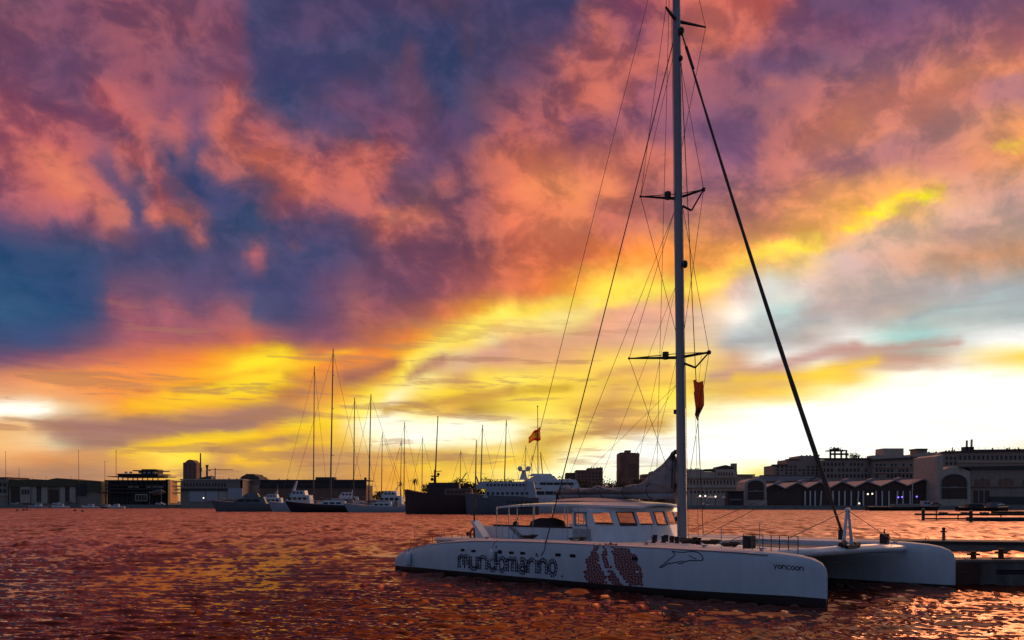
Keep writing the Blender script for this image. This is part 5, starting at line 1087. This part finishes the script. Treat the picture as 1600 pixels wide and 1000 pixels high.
r = block('terrace_house', 'stepped brown house between tall tower and sail peak', 'building', [(1004, 792), (1004, 741), (1018, 740), (1018, 737), (1030, 737), (1030, 745), (1056, 745), (1056, 792)], 520, 12, M_BROWN, 1030); windows(r, 1006, 1029, 743, 752, 5, 2, 520, .5, .5); slab('parapet', M_TILE, r, 1017.5, 1030.5, 736.2, 737.3, 519.5, 1)
# ornate customs house
YC = 430; r = root_at('customs_house', 'ornate stone building with corner turret right of the mast', 'building', 1110, YC)
poly_slab('wall', M_STONE2, r, [(1066, 792), (1066, 737), (1075, 733), (1096, 733), (1100, 737), (1152, 737), (1152, 792)], YC, 18); poly_slab('roof', M_TILE, r, [(1097, 736), (1101, 733), (1112, 732.5), (1118, 736)], YC + 1, 8); slab('turret', M_STONE2, r, 1119, 1148, 733, 746, YC - .8, 10); poly_slab('turret_roof', M_TILE, r, [(1118, 733), (1122, 729), (1128, 728), (1134, 726.5), (1141, 728), (1149, 733)], YC - .9, 9); slab('chimney', M_STONE, r, 1144.5, 1151.5, 724, 737, YC + 1, 4)
windows(r, 1121, 1146, 737.5, 744, 6, 1, YC - .8, .5, .8, M_DOOR); windows(r, 1077, 1150, 750, 758, 14, 1, YC, .45, .8, M_DOOR); windows(r, 1077, 1150, 766, 772, 12, 1, YC, .5, .7, M_DOOR); slab('cornice', M_STONE, r, 1065, 1153, 746.5, 748, YC - 1, 1.2); slab('cornice', M_STONE2, r, 1065, 1153, 760.5, 762, YC - 1, 1.2)
r = block('arcade_wing', 'low arcaded wing between customs house and arched pavilion', 'building', [(1152, 792), (1152, 742), (1180, 744), (1180, 792)], YC + 10, 12, M_STONE2, 1158); windows(r, 1153, 1164, 752, 763, 4, 1, YC + 10, .5, .9, M_DOOR); slab('cornice', M_STONE, r, 1152, 1180, 741, 743.5, YC + 9, 1)
# --- right: modern apartments behind the old sheds
YA = 455
r = root_at('apartment_block', 'stepped grey apartment block furthest left behind the gabled sheds', 'building', 1250, YA); poly_slab('wall', M_STONE, r, [(1209, 792), (1209, 727), (1230, 726), (1231, 718), (1249, 717), (1250, 712), (1272, 712), (1276, 715), (1282, 715), (1282, 792)], YA, 18)
windows(r, 1212, 1280, 727, 742, 10, 3, YA, .55, .6, M_WIN, 'window', .15, 3); slab('roof', M_TILE, r, 1208.5, 1231, 725.5, 727, YA - .6, 4); slab('roof', M_TILE, r, 1230.5, 1250, 717, 718.5, YA - .6, 4); slab('roof_rail', M_POLE, r, 1216, 1216.4, 718, 726, YA, .2)
r = root_at('apartment_block', 'grey apartment block with an overgrown roof terrace', 'building', 1325, YA - 4); Y = YA - 4
poly_slab('wall', M_STONE, r, [(1282, 792), (1282, 719), (1364, 716), (1364, 792)], Y, 18); slab('roof', M_TILE, r, 1281, 1365, 715.5, 718, Y - .8, 5); windows(r, 1285, 1362, 721, 748, 13, 3, Y, .55, .6, M_WIN, 'window', .15, 5); slab('roof_pavilion', M_TILE, r, 1297, 1324, 703, 704.5, Y + 2, 7)
for x in (1297, 1304, 1314, 1322): slab('pavilion_post', M_TILE, r, x, x + 2, 704.5, 716, Y + 2.5, 1)
slab('roof_wall', M_STONE, r, 1297, 1326, 708, 711, Y + 4, 1)
def bush(px, py, Y, w, h, label, seed, z):
    rs = random.Random(seed); root = thing('roof_shrub', label, 'shrub', (WX(px, Y), Y, z), 0); b = MB()
    for _ in range(260):
        p = Vector((rs.gauss(0, w * .36), rs.gauss(0, .9), abs(rs.gauss(h * .45, h * .3)))); s = rs.uniform(.18, .4)
        u = Vector((rs.uniform(-1, 1), rs.uniform(-1, 1), rs.uniform(-1, 1))).normalized() * s; q = u.cross(Vector((rs.uniform(-1, 1), rs.uniform(-1, 1), rs.uniform(-1, 1)))).normalized() * s
        b.add([p - u, p - q, p + u, p + q], [(0, 1, 2, 3)])
    b.build('foliage', M_LEAF, root, fix=False); b = MB()
    for k in range(4): b.tube([(rs.uniform(-.3, .3) * w, 0, -.1), (rs.uniform(-.35, .35) * w, 0, h * .6)], [.08, .03], 5)
    b.build('stem', M_BARK, root)
bush(1335, 709, Y + 3, 4.6, 3.0, 'shaggy shrub on the roof right of the open roof pavilion', 4, WZ(716.5, Y)); bush(1306, 701, Y + 4, 3.4, 1.3, 'small shrub on top of the open roof pavilion', 6, WZ(703.2, Y))
r = root_at('apartment_block', 'long grey apartment block with square rooftop towers', 'building', 1415, YA - 8); Y = YA - 8
poly_slab('wall', M_STONE, r, [(1364, 792), (1364, 718), (1464, 713), (1464, 792)], Y, 18); slab('stair_tower', M_STONE2, r, 1380.5, 1412, 700.5, 720, Y + 2, 10); poly_slab('roof_storey', M_STONE2, r, [(1364, 719), (1364, 711.5), (1382, 711), (1412, 711), (1425, 713), (1426, 716)], Y + 1, 8); slab('stair_tower', M_STONE, r, 1433, 1449, 702, 716, Y + 2, 8); slab('tower_cap', M_TILE, r, 1432.5, 1449.5, 700.8, 703, Y + 1.5, 9); poly_slab('roof_storey', M_STONE2, r, [(1422, 716), (1424, 710), (1449, 707), (1467, 707), (1467, 714)], Y + 1, 8)
poly_slab('roof', M_TILE, r, [(1363, 720), (1363, 717.5), (1465, 712.3), (1465, 715)], Y - .9, 4); windows(r, 1367, 1462, 723, 748, 16, 3, Y, .55, .6, M_WIN, 'window', .12, 7)
for y in (729, 738): slab('balcony_slab', M_STONE2, r, 1365, 1463, y, y + 1, Y - .9, 1)
r = root_at('apartment_block', 'apartment block with two chimney stacks behind the big arched hall', 'building', 1540, YA - 12); Y = YA - 12
poly_slab('wall', M_STONE, r, [(1464, 792), (1464, 711), (1473, 706), (1600, 703.5), (1690, 702), (1690, 792)], Y, 20); poly_slab('roof', M_TILE, r, [(1472, 707.5), (1476, 705), (1500, 704.5), (1516, 702.5), (1690, 700.5), (1690, 703.5), (1600, 705)], Y - .8, 5); windows(r, 1476, 1496, 712, 728, 3, 2, Y, .5, .6); windows(r, 1497, 1640, 711, 719, 20, 1, Y, .5, .8)
slab('parapet', M_STONE2, r, 1497, 1690, 720.5, 722.5, Y - .6, 1)
for x0, t in ((1510, 688), (1517.5, 686.5)): poly_slab('chimney', M_STONE2, r, [(x0, 706), (x0 + .6, t), (x0 + 2.4, t), (x0 + 2.2, 706)], Y + 3, 1)
slab('roof_hut', M_TILE, r, 1508, 1522, 698, 705, Y + 3, 4)
for x in (1488, 1577, 1591): slab('vent_pipe', M_POLE, r, x, x + 1, 699, 705, Y + 1, .5)
# roof clutter on the flat roofs
def clutter(parent, px0, px1, py, Y, n, seed):
    rs = random.Random(seed)
    for i in range(n):
        x = px0 + (px1 - px0) * (i + rs.uniform(.1, .9)) / n; w = rs.uniform(.5, 1.6); h = rs.uniform(1.0, 2.6)
        if rs.random() < .4: slab('aerial', M_POLE, parent, x, x + .22, py - rs.uniform(3, 6), py + .5, Y + rs.uniform(2, 6), .1)
        else: slab('roof_vent', rs.choice((M_TILE, M_STONE, M_ZINC)), parent, x, x + w, py - h, py + .6, Y + rs.uniform(2, 6), 1.2)
for o in [o for o in COL.objects if o.type == 'EMPTY' and o.name.startswith('apartment_block')]:
    lab = o['label']
    if 'furthest left' in lab: clutter(o, 1251, 1281, 712.5, YA, 5, 3)
    elif 'overgrown' in lab: clutter(o, 1338, 1362, 716.5, YA - 4, 4, 5)
    elif 'square rooftop' in lab: clutter(o, 1366, 1380, 711.8, YA - 8, 3, 7); clutter(o, 1450, 1465, 707, YA - 8, 3, 8)
    elif 'two chimney' in lab: clutter(o, 1476, 1506, 704.8, YA - 12, 6, 9); clutter(o, 1524, 1600, 702, YA - 12, 8, 10)
    elif 'flat-topped' in lab: clutter(o, 921, 941, 731, 520, 4, 11)
for nm, a_, b_, y_, Yc, n_ in (('boat_hall', 20, 118, 749.5, YL, 7), ('grey_warehouse', 340, 378, 749, Y2, 5), ('long_shed', 410, 490, 750, Y4, 6), ('customs_house', 1068, 1096, 733.5, YC, 4), ('office_tower', 970, 998, 708, 560, 3)):
    clutter(COL.objects[nm], a_, b_, y_, Yc, n_, 20 + n_)
# gabled sheds
YG = 388
r = root_at('gabled_sheds', 'row of dark gabled harbour sheds with pale roof edges and white columns', 'shed', 1330, YG)
peaks = [(1211, 755), (1246, 753.2), (1281, 752.2), (1316, 751.4), (1355, 751), (1398, 749.5), (1443, 748)]; vals = [(1192, 763), (1227, 762.3), (1262, 761.6), (1298, 761), (1336, 760.2), (1376, 759), (1418, 758), (1462, 757)]
for i, (px, py) in enumerate(peaks):
    a, c = vals[i], vals[i + 1]
    poly_slab('gable_wall', M_DOOR, r, [(a[0], 793), (a[0], a[1] + 1.6), (px, py + 1.8), (c[0], c[1] + 1.6), (c[0], 793)], YG, 30)
    poly_slab('roof', M_ZINC, r, [(a[0], a[1] + 1.7), (a[0], a[1]), (px, py), (c[0], c[1]), (c[0], c[1] + 1.7), (px, py + 1.9)], YG - 1.2, 32)
    Yb = YG + 22; poly_slab('roof', M_ZINC, r, [(px + 2, py + 6), (px + 2, py - 1.5), (px + 10, py - 4.2), (px + 31, py + 3), (px + 31, py + 7)], Yb, 3)
    slab('lintel', M_TILE, r, a[0] + 1, c[0] - 1, 766, 767, YG - .35, .3)
for i, x in enumerate([1258, 1266, 1273.5, 1282, 1301.5, 1311, 1320, 1330, 1340, 1349, 1369, 1378.5, 1389, 1401, 1411, 1422]):
    b = MB(); b.cyl((WX(x, YG - .8), YG - .8, GZ), (WX(x + (i % 5 == 3) * 1.5, YG - .8), YG - .8, WZ(767, YG)), .32, n=8); b.build('column', M_BOATW, r, world=True)
b = MB(); b.cyl((WX(1425, YG - 4), YG - 4, GZ), (WX(1426, YG - 4), YG - 4, WZ(752, YG)), .18); tag(b.build('slim_post', M_BOATW), 'pale slim post standing before the last two gables', 'post')
r = root_at('long_roof_hall', 'long hall with pale flat roof behind the left gabled sheds', 'hall', 1235, YG + 35); Y = YG + 35; poly_slab('wall', M_STONE, r, [(1196, 792), (1196, 745), (1280, 745), (1280, 792)], Y, 20); poly_slab('roof', M_ZINC, r, [(1186, 752), (1190, 743.5), (1277, 743.2), (1282, 751)], Y - 1, 22); slab('ridge', M_TILE, r, 1189, 1279, 742.3, 743.4, Y - 1.2, 3)
def arched_hall(label, px0, px1, ax0, ax1, at_, ab, roof, Y, depth):
    r = root_at('arched_pavilion', label, 'pavilion', (px0 + px1) / 2, Y); poly_slab('wall', M_STONE2, r, roof, Y, depth)
    pts = arch_pts(ax0, ax1, at_, ab); poly_slab('arch_door', M_DOOR, r, pts, Y - .12, .3)
    out = arch_pts(ax0 - 1.2, ax1 + 1.2, at_ - 1.2, ab); n = len(pts); b = MB()
    for k in range(n - 1):
        q = [out[k], out[k + 1], pts[k + 1], pts[k]]; b.prism([(WX(x, Y), WZ(y, Y)) for x, y in q], Y - .5, Y, 'y')
    b.build('arch_surround', M_ZINC, r, world=True); slab('transom', M_STONE, r, ax0, ax1, (at_ + ab) / 2 + 1, (at_ + ab) / 2 + 2.4, Y - .4, .2); slab('sign_board', M_ZINC, r, ax0 + (ax1 - ax0) * .35, ax0 + (ax1 - ax0) * .68, (at_ + ab) / 2, (at_ + ab) / 2 + 1.2, Y - .6, .1)
    return r
r = arched_hall('smaller arched pavilion at the left end of the gabled sheds', 1163, 1196, 1168, 1193, 751, 781, [(1163, 793), (1163, 762), (1165, 753), (1172, 749), (1186, 747), (1197, 752), (1199, 793)], 382, 14)
r = arched_hall('big arched stone pavilion with a wide dark doorway near the right edge', 1465, 1516, 1470.5, 1510, 741, 779.5, [(1464, 795), (1464, 713), (1473, 710), (1474, 735), (1482, 730), (1493, 728.5), (1504, 731), (1516, 737), (1517, 795)], 378, 22)
b = MB(); Y = 376; b.cyl((WX(1483, Y), Y, WZ(763, Y)), (WX(1483, Y), Y, WZ(781, Y)), .2); b.build('door_post', M_DKMET, r, world=True); slab('roof_edge', M_TILE, r, 1500, 1517, 729, 731, 377, 2)
r = root_at('stone_hall', 'long stone hall with triple arched windows at the right edge', 'hall', 1570, 380); Y = 380
slab('wall', M_STONE, r, 1516.5, 1700, 733, 796, Y, 20); poly_slab('roof', M_TILE, r, [(1502, 729), (1576, 728), (1700, 725), (1700, 733.5), (1514, 733)], Y - 1, 24); slab('string_course', M_BROWN, r, 1517, 1700, 760, 761.5, Y - .6, .8)
for x in (1523, 1560, 1598):
    for k in range(3): poly_slab('window', M_BROWN, r, arch_pts(x + k * 8.6, x + k * 8.6 + 7.2, 747 + (0 if k == 1 else 1.5), 759), Y - .15, .3)
for x0, x1 in ((1521.5, 1528), (1531, 1536.5), (1539, 1546)): poly_slab('door', M_DOOR, r, arch_pts(x0, x1, 766, 786), Y - .15, .3)
slab('plinth', M_TILE, r, 1547, 1700, 776, 787, Y - .8, 1)
# quay clutter, lamps and a barge
for i, (px, Y, h, wh) in enumerate(((1080, 368, 7, 'unlit lamp post right of the mast foot'), (1140, 368, 7, 'unlit lamp post before the dark kiosk'), (1204, 366, 7, 'unlit lamp post before the first gable'), (1247, 366, 7, 'unlit lamp post before the second gable'), (1290, 364, 7, 'unlit lamp post before the third gable'), (1385, 362, 7, 'unlit lamp post before the sixth gable'), (1530, 358, 7, 'unlit lamp post before the stone hall doors'), (1580, 356, 7, 'unlit lamp post nearest the right edge'), (48, 452, 8, 'unlit lamp post before the boat hall'), (278, 432, 8, 'unlit lamp post left of the grey warehouse'))):
    r = root_at('lamp_post', wh, 'lamp post', px, Y, 'unlit lamp posts on the quay'); b = MB(); b.cyl((WX(px, Y), Y, GZ), (WX(px, Y), Y, GZ + h), .11, .07, 6); b.build('post', M_POLE, r, world=True); b = MB(); b.box(WX(px, Y) - .9, WX(px, Y) + .05, Y - .12, Y + .12, GZ + h, GZ + h + .16); b.build('lamp_head', M_POLE, r, world=True)
def car(px, Y, m, label):
    root = thing('parked_car', label, 'car', (WX(px, Y), Y, GZ), 0, 'cars parked on the far quay'); b = MB(); b.prism([(-2.1, .3), (2.1, .3), (2.15, .8), (1.2, .95), (.6, 1.45), (-1.2, 1.45), (-1.9, .95), (-2.15, .8)], -.85, .85, 'y'); b.build('body', m, root)
    b = MB(); b.prism([(1.0, .97), (.52, 1.38), (-1.12, 1.38), (-1.65, .97)], -.86, .86, 'y'); b.build('window', M_WIN, root)
    for x in (-1.3, 1.3):
        for y in (-.8, .8): b = MB(); b.cyl((x, y - .1, .32), (x, y + .1, .32), .32, n=12); b.build('wheel', M_DARK, root)
for px, Y, m, lab in ((90, 456, M_WHITE, 'white car in front of the dark hall door'), (112, 455, M_GREYH, 'grey car at the right end of the boat hall'), (25, 456, M_LGREY, 'pale car near the left edge of the quay'), (1560, 365, M_BOATW, 'white car before the stone hall at the right edge'), (1462, 362, M_GREYH, 'grey car left of the big arched pavilion'), (250, 447, M_BOATW, 'white car beside the dark clubhouse'), (1105, 380, M_BOATW, 'white car in front of the ornate customs house')): car(px, Y, m, lab)
def small_boat(px, Y, Ln, hm, label, ang=PIA):
    r = boat('small_motorboat', label, 'motorboat', px, Y, ang, Ln, Ln * .3, Ln * .16, Ln * .11, hm, 'small motorboats along the quay'); cabin(r, 'cabin', -Ln * .18, Ln * .2, Ln * .11, Ln * .1, Ln * .1 + 1.3, .7, .2); win_row(r, -Ln * .12, Ln * .08, 2, Ln * .105, Ln * .1 + .5, Ln * .1 + .95); return r
for px, Y, Ln, m, lab in ((142, 436, 8, M_BOATW, 'white motorboat moored below the glazed hall end'), (168, 432, 7, M_GREYH, 'grey motorboat left of the clubhouse terraces'), (182, 430, 8, M_BOATW, 'white open motorboat before the clubhouse'), (60, 446, 9, M_LGREY, 'pale motorboat before the boat hall piers'), (95, 444, 8, M_BOATW, 'white motorboat before the boat hall doors')): small_boat(px, Y, Ln, m, lab)
for px, py, m, lab in ((1403.5, 777, M_VIOL, 'violet lamp left of its pair below the sixth gable'), (1409.5, 776.5, M_VIOL, 'violet lamp right of its pair below the sixth gable'), (1432.5, 776, M_VIOL, 'single violet lamp below the last gable'), (1356, 772, M_WARM, 'bright warm lamp below the fifth gable'), (1363, 771.5, M_WARM, 'tall warm lamp right of the brightest one'), (1342.5, 786.5, M_WARM, 'low warm lamp at the water below the fourth gable'), (1434, 738, M_WARM, 'lamp at a lit flat left of the roof tower'), (318, 778, M_WARM, 'small lit lamp on the grey warehouse wall'), (1094, 775, M_WARM, 'warm quay lamp just right of the mast'), (1102, 775, M_WARM, 'warm quay lamp second right of the mast'), (1118, 776, M_WARM, 'warm quay lamp in front of the customs house corner')):
    Y = 372 if px > 1000 else 430
    if py < 750: Y = 444
    r = root_at('quay_lamp', lab, 'lamp', px, Y, 'lit lamps along the quay'); b = MB(); b.ball((WX(px, Y), Y, WZ(py, Y)), .34, .3, .34); b.build('bulb', m, r, world=True)
    b = MB()
    if py < 750: b.box(WX(px, Y) - .4, WX(px, Y) + .4, Y + .25, Y + 3.5, WZ(py, Y) - .1, WZ(py, Y) + .1)
    else: b.cyl((WX(px, Y), Y + .35, 0 if Y < 350 else GZ), (WX(px, Y), Y + .35, WZ(py, Y)), .09)
    b.build('post', M_POLE, r, world=True)
r = boat('work_barge', 'dark flat work barge moored below the gabled sheds', 'barge', 1410, 330, 0, 26, 6, 1.7, 1.5, M_BLACKH, rake=.02); cabin(r, 'deck_load', -4, 6, 1.6, 1.5, 2.5, .2, .2, M_STONE); cabin(r, 'cabin', 7, 10, 1.6, 1.5, 3.6, .2, .1, M_LGREY); win_row(r, 7.3, 9.6, 2, 1.58, 2.5, 3.1)
r = boat('work_barge', 'dark low barge with tarpaulins moored near the right edge', 'barge', 1535, 318, 0, 18, 5, 1.5, 1.4, M_BLACKH, rake=.02); cabin(r, 'tarpaulin', -6, 0, 1.6, 1.4, 2.5, .8, .8, M_COVER); cabin(r, 'cabin', 2, 5, 1.4, 1.4, 3.0, .2, .2, M_GREYH)
for i, (px, m) in enumerate(((1094, M_AWN), (1110, M_AWN), (1133, M_AWN))):
    Y = 378; r = root_at('parasol', ['white parasol on the quay nearest the mast', 'white parasol between the two others on the quay', 'white parasol in front of the arcade'][i], 'parasol', px, Y, 'parasols on the far quay'); b = MB(); b.cyl((WX(px, Y), Y, WZ(777.5, Y)), (WX(px, Y), Y, WZ(774, Y)), 1.7, .05, 8); b.build('canopy', m, r, world=True); b = MB(); b.cyl((WX(px, Y), Y, GZ), (WX(px, Y), Y, WZ(776, Y)), .06); b.build('pole', M_POLE, r, world=True)
r = root_at('quay_kiosk', 'long dark kiosk with pale counter in front of the customs house', 'kiosk', 1150, 374); slab('wall', M_DKMET, r, 1137, 1162, 768, 790, 374, 5); slab('roof', M_TILE, r, 1135, 1163, 767, 768.5, 373, 7); slab('counter', M_ZINC, r, 1140, 1158, 780, 781.5, 373.4, .5)

# ------------------------------------------------------------------ jetties on the right
M_TIMBER = mat('wet_timber', (.05, .035, .03), .8, .4, 1.5)
M_CONC2 = mat('weathered_concrete', (.26, .21, .18), .85, .45, .9, col2=(.11, .08, .07), bump=.4)
M_CONC3 = mat('stained_concrete', (.2, .17, .15), .85, .45, 1.2, col2=(.07, .04, .035), stretch=(1, 1, .4), bump=.4)
r = thing('timber_jetty', 'low dark timber jetty with white-capped piles far out on the right', 'jetty', (WX(1520, 168), 168, 0))
b = MB(); Y = 166; b.box(WX(1444, Y), WX(1760, Y), Y, Y + 4, WZ(805.5, Y), WZ(802.5, Y)); b.build('deck', M_TIMBER, r, world=True)
b = MB(); Y = 163; b.box(WX(1446, Y), WX(1760, Y), Y, Y + .5, WZ(811.5, Y), WZ(809.3, Y)); b.build('beam', M_TIMBER, r, world=True)
b = MB(); Y = 156; b.box(WX(1523, Y), WX(1760, Y), Y, Y + 3, WZ(815, Y), WZ(808.5, Y)); b.build('float', M_TIMBER, r, world=True); slab('pale_strip', M_ZINC, r, 1530, 1760, 808.3, 809.6, Y - .1, .3)
for x, t, bt, Y in ((1442.5, 796, 813, 164), (1517, 798.5, 816, 152), (1463, 796, 806, 168), (1497, 803, 812, 164), (1564, 800, 806, 166)):
    b = MB(); rr = .28 if x in (1442.5, 1517) else .1; b.cyl((WX(x, Y), Y, -1), (WX(x, Y), Y, WZ(t, Y)), rr, n=10); o = b.build('pile', M_TIMBER, r, world=True, smooth=40)
    if rr > .2: b = MB(); b.cyl((WX(x, Y), Y, WZ(t, Y)), (WX(x, Y), Y, WZ(t - 1.6, Y)), .3, .1, 10); b.build('pile_cap', M_ZINC, o, world=True)
for x in (1476, 1510, 1540): slab('bench_box', M_TIMBER, r, x - 5, x + 5, 800.3, 802.6, 167, 1)
slab('jetty_shelter', M_TIMBER, r, 1562, 1610, 799, 802.6, 167, 3)
# floating breakwater
r = thing('floating_breakwater', 'long narrow concrete breakwater lying on the water behind the catamaran', 'breakwater', (30, 65, 0))
A, B = Vector((WX(1090, 68), 68.5, 0)), Vector((WX(1720, 61), 61, 0)); d = (B - A).normalized(); nrm = Vector((-d.y, d.x, 0)); ZT = .66
b = MB(); L_ = (B - A).length; k = 0; x = 0
while x < L_:
    e = min(L_, x + 8.0); p, q = A + d * (x + .03), A + d * (e - .03); b = MB()
    b.prism([(p.x, p.y), (q.x, q.y), (q.x + nrm.x * 3.2, q.y + nrm.y * 3.2), (p.x + nrm.x * 3.2, p.y + nrm.y * 3.2)], -.6, ZT, 'z'); b.build('pontoon', M_CONC2, r, world=True)
    b = MB(); p2, q2 = p - nrm * .08, q - nrm * .08; b.prism([(p2.x, p2.y), (q2.x, q2.y), (q.x, q.y), (p.x, p.y)], ZT - .22, ZT - .04, 'z'); b.build('fender_strip', M_TIMBER, r, world=True); x = e
Y = 64.5; root = thing('mooring_post', 'slim capped post standing on the floating breakwater', 'post', (WX(1474.5, Y), Y, ZT)); b = MB(); b.cyl((0, 0, 0), (0, 0, .8), .11, .1, 10); b.build('shaft', M_CONC3, root, smooth=40); b = MB(); b.cyl((0, 0, .8), (0, 0, .95), .14, .12, 10); b.box(-.2, .2, -.06, .06, .62, .7); b.build('cap', M_DARK, root)
Y = 65; root = thing('mooring_ring', 'small iron hoop on the breakwater left of the slim post', 'ring', (WX(1449, Y), Y, ZT)); b = MB(); b.tube([(.16 * math.cos(math.pi * k / 8), 0, .26 * math.sin(math.pi * k / 8)) for k in range(9)], .025, 5); b.build('hoop', M_DARK, root)
# near quay block
r = thing('concrete_dock', 'low stained concrete dock block at the right edge beside the far bow', 'dock', (WX(1560, 38), 38, 0))
Y = 37.2; b = MB(); x0, x1 = WX(1492, Y), WX(1760, Y); zt = WZ(878, Y); n0, n1 = WX(1557, Y), WX(1640, Y); nz0, nz1 = WZ(898, Y), WZ(890.5, Y)
b.box(x0, n0, Y, Y + 3.2, -1, zt); b.box(n0, n1, Y, Y + 3.2, nz1, zt - .003); b.box(n0, n1, Y + .012, Y + 3.2, -1, nz0); b.box(n0, n1, Y + .5, Y + 3.2, nz0, nz1); b.box(n1, x1, Y, Y + 3.2, -1, zt)
b.build('dock_body', M_CONC3, r, world=True)
b = MB(); b.box(x0 - .05, x1, Y - .06, Y + .25, zt, zt + .09); b.build('kerb', M_CONC2, r, world=True)
b = MB(); b.box(n0 + .1, n1, Y + .2, Y + .45, nz0 + .02, nz1 - .03); b.build('rubber_fender', M_DARK, r, world=True)
M_RUST = mat('rusty_iron', (.09, .035, .025), .8, .5, 4)
b = MB(); b.box(x0 + .05, WX(1531, Y), Y - .05, Y, -.5, zt - .06); b.build('rust_plate', M_RUST, r, world=True)
for px, py0, py1, Yb_, lab in ((1521, 878, 861.5, 38.3, 'rusty cross-shaped bollard nearer the far bow'), (1564, 876, 857.5, 39, 'rusty cross-shaped bollard nearer the right edge')):
    root = thing('bollard', lab, 'bollard', (WX(px, Yb_), Yb_, zt), 0, 'bollards on the concrete dock'); h = WZ(py1, Yb_) - zt
    b = MB(); b.loft([[(rr * math.cos(2*math.pi*k/14), rr * math.sin(2*math.pi*k/14), z) for k in range(14)] for rr, z in ((.14, -.1), (.115, .06), (.11, h * .85), (.13, h * .9), (.12, h), (.05, h + .02))]); b.build('post', M_RUST, root, smooth=40)
    b = MB(); b.cyl((-.26, 0, h * .66), (.26, 0, h * .66), .045, n=10); b.build('cross_bar', M_RUST, root, smooth=40); b = MB(); b.box(-.3, .3, -.22, .22, -.02, .06); b.build('base_plate', M_RUST, root)
b = MB(); q = L(W(1497, 893, 36.6)); b.tube([W(1496, 894, 36.7), W(1510, 895.5, 37.0), W(1524, 884, 37.9), W(1521, 873, 38.2)], .022, 6); tag(b.build('mooring_line', M_ROPE), 'dark mooring line from the far bow to the nearer bollard', 'rope')
# floats on the water at left
for px, py, lab in ((27, 798, 'tiny dark buoy furthest left on the water'), (37, 797.5, 'tiny dark buoy in the middle of the left trio'), (42, 797.2, 'tiny dark buoy right in the left trio'), (117, 798.5, 'small dark buoy below the terraced clubhouse'), (129, 799.5, 'small dark buoy right of the other below the clubhouse')):
    Y = EYE * F / (py - HY); root = thing('buoy', lab, 'buoy', (WX(px, Y), Y, 0), 0, 'buoys on the harbour water'); b = MB(); b.ball((0, 0, .12), .55, .55, .4, 12, 8); b.build('float', M_DARK, root, smooth='all'); b = MB(); b.cyl((0, 0, .4), (0, 0, 1.0), .06); b.build('stem', M_DARK, root)
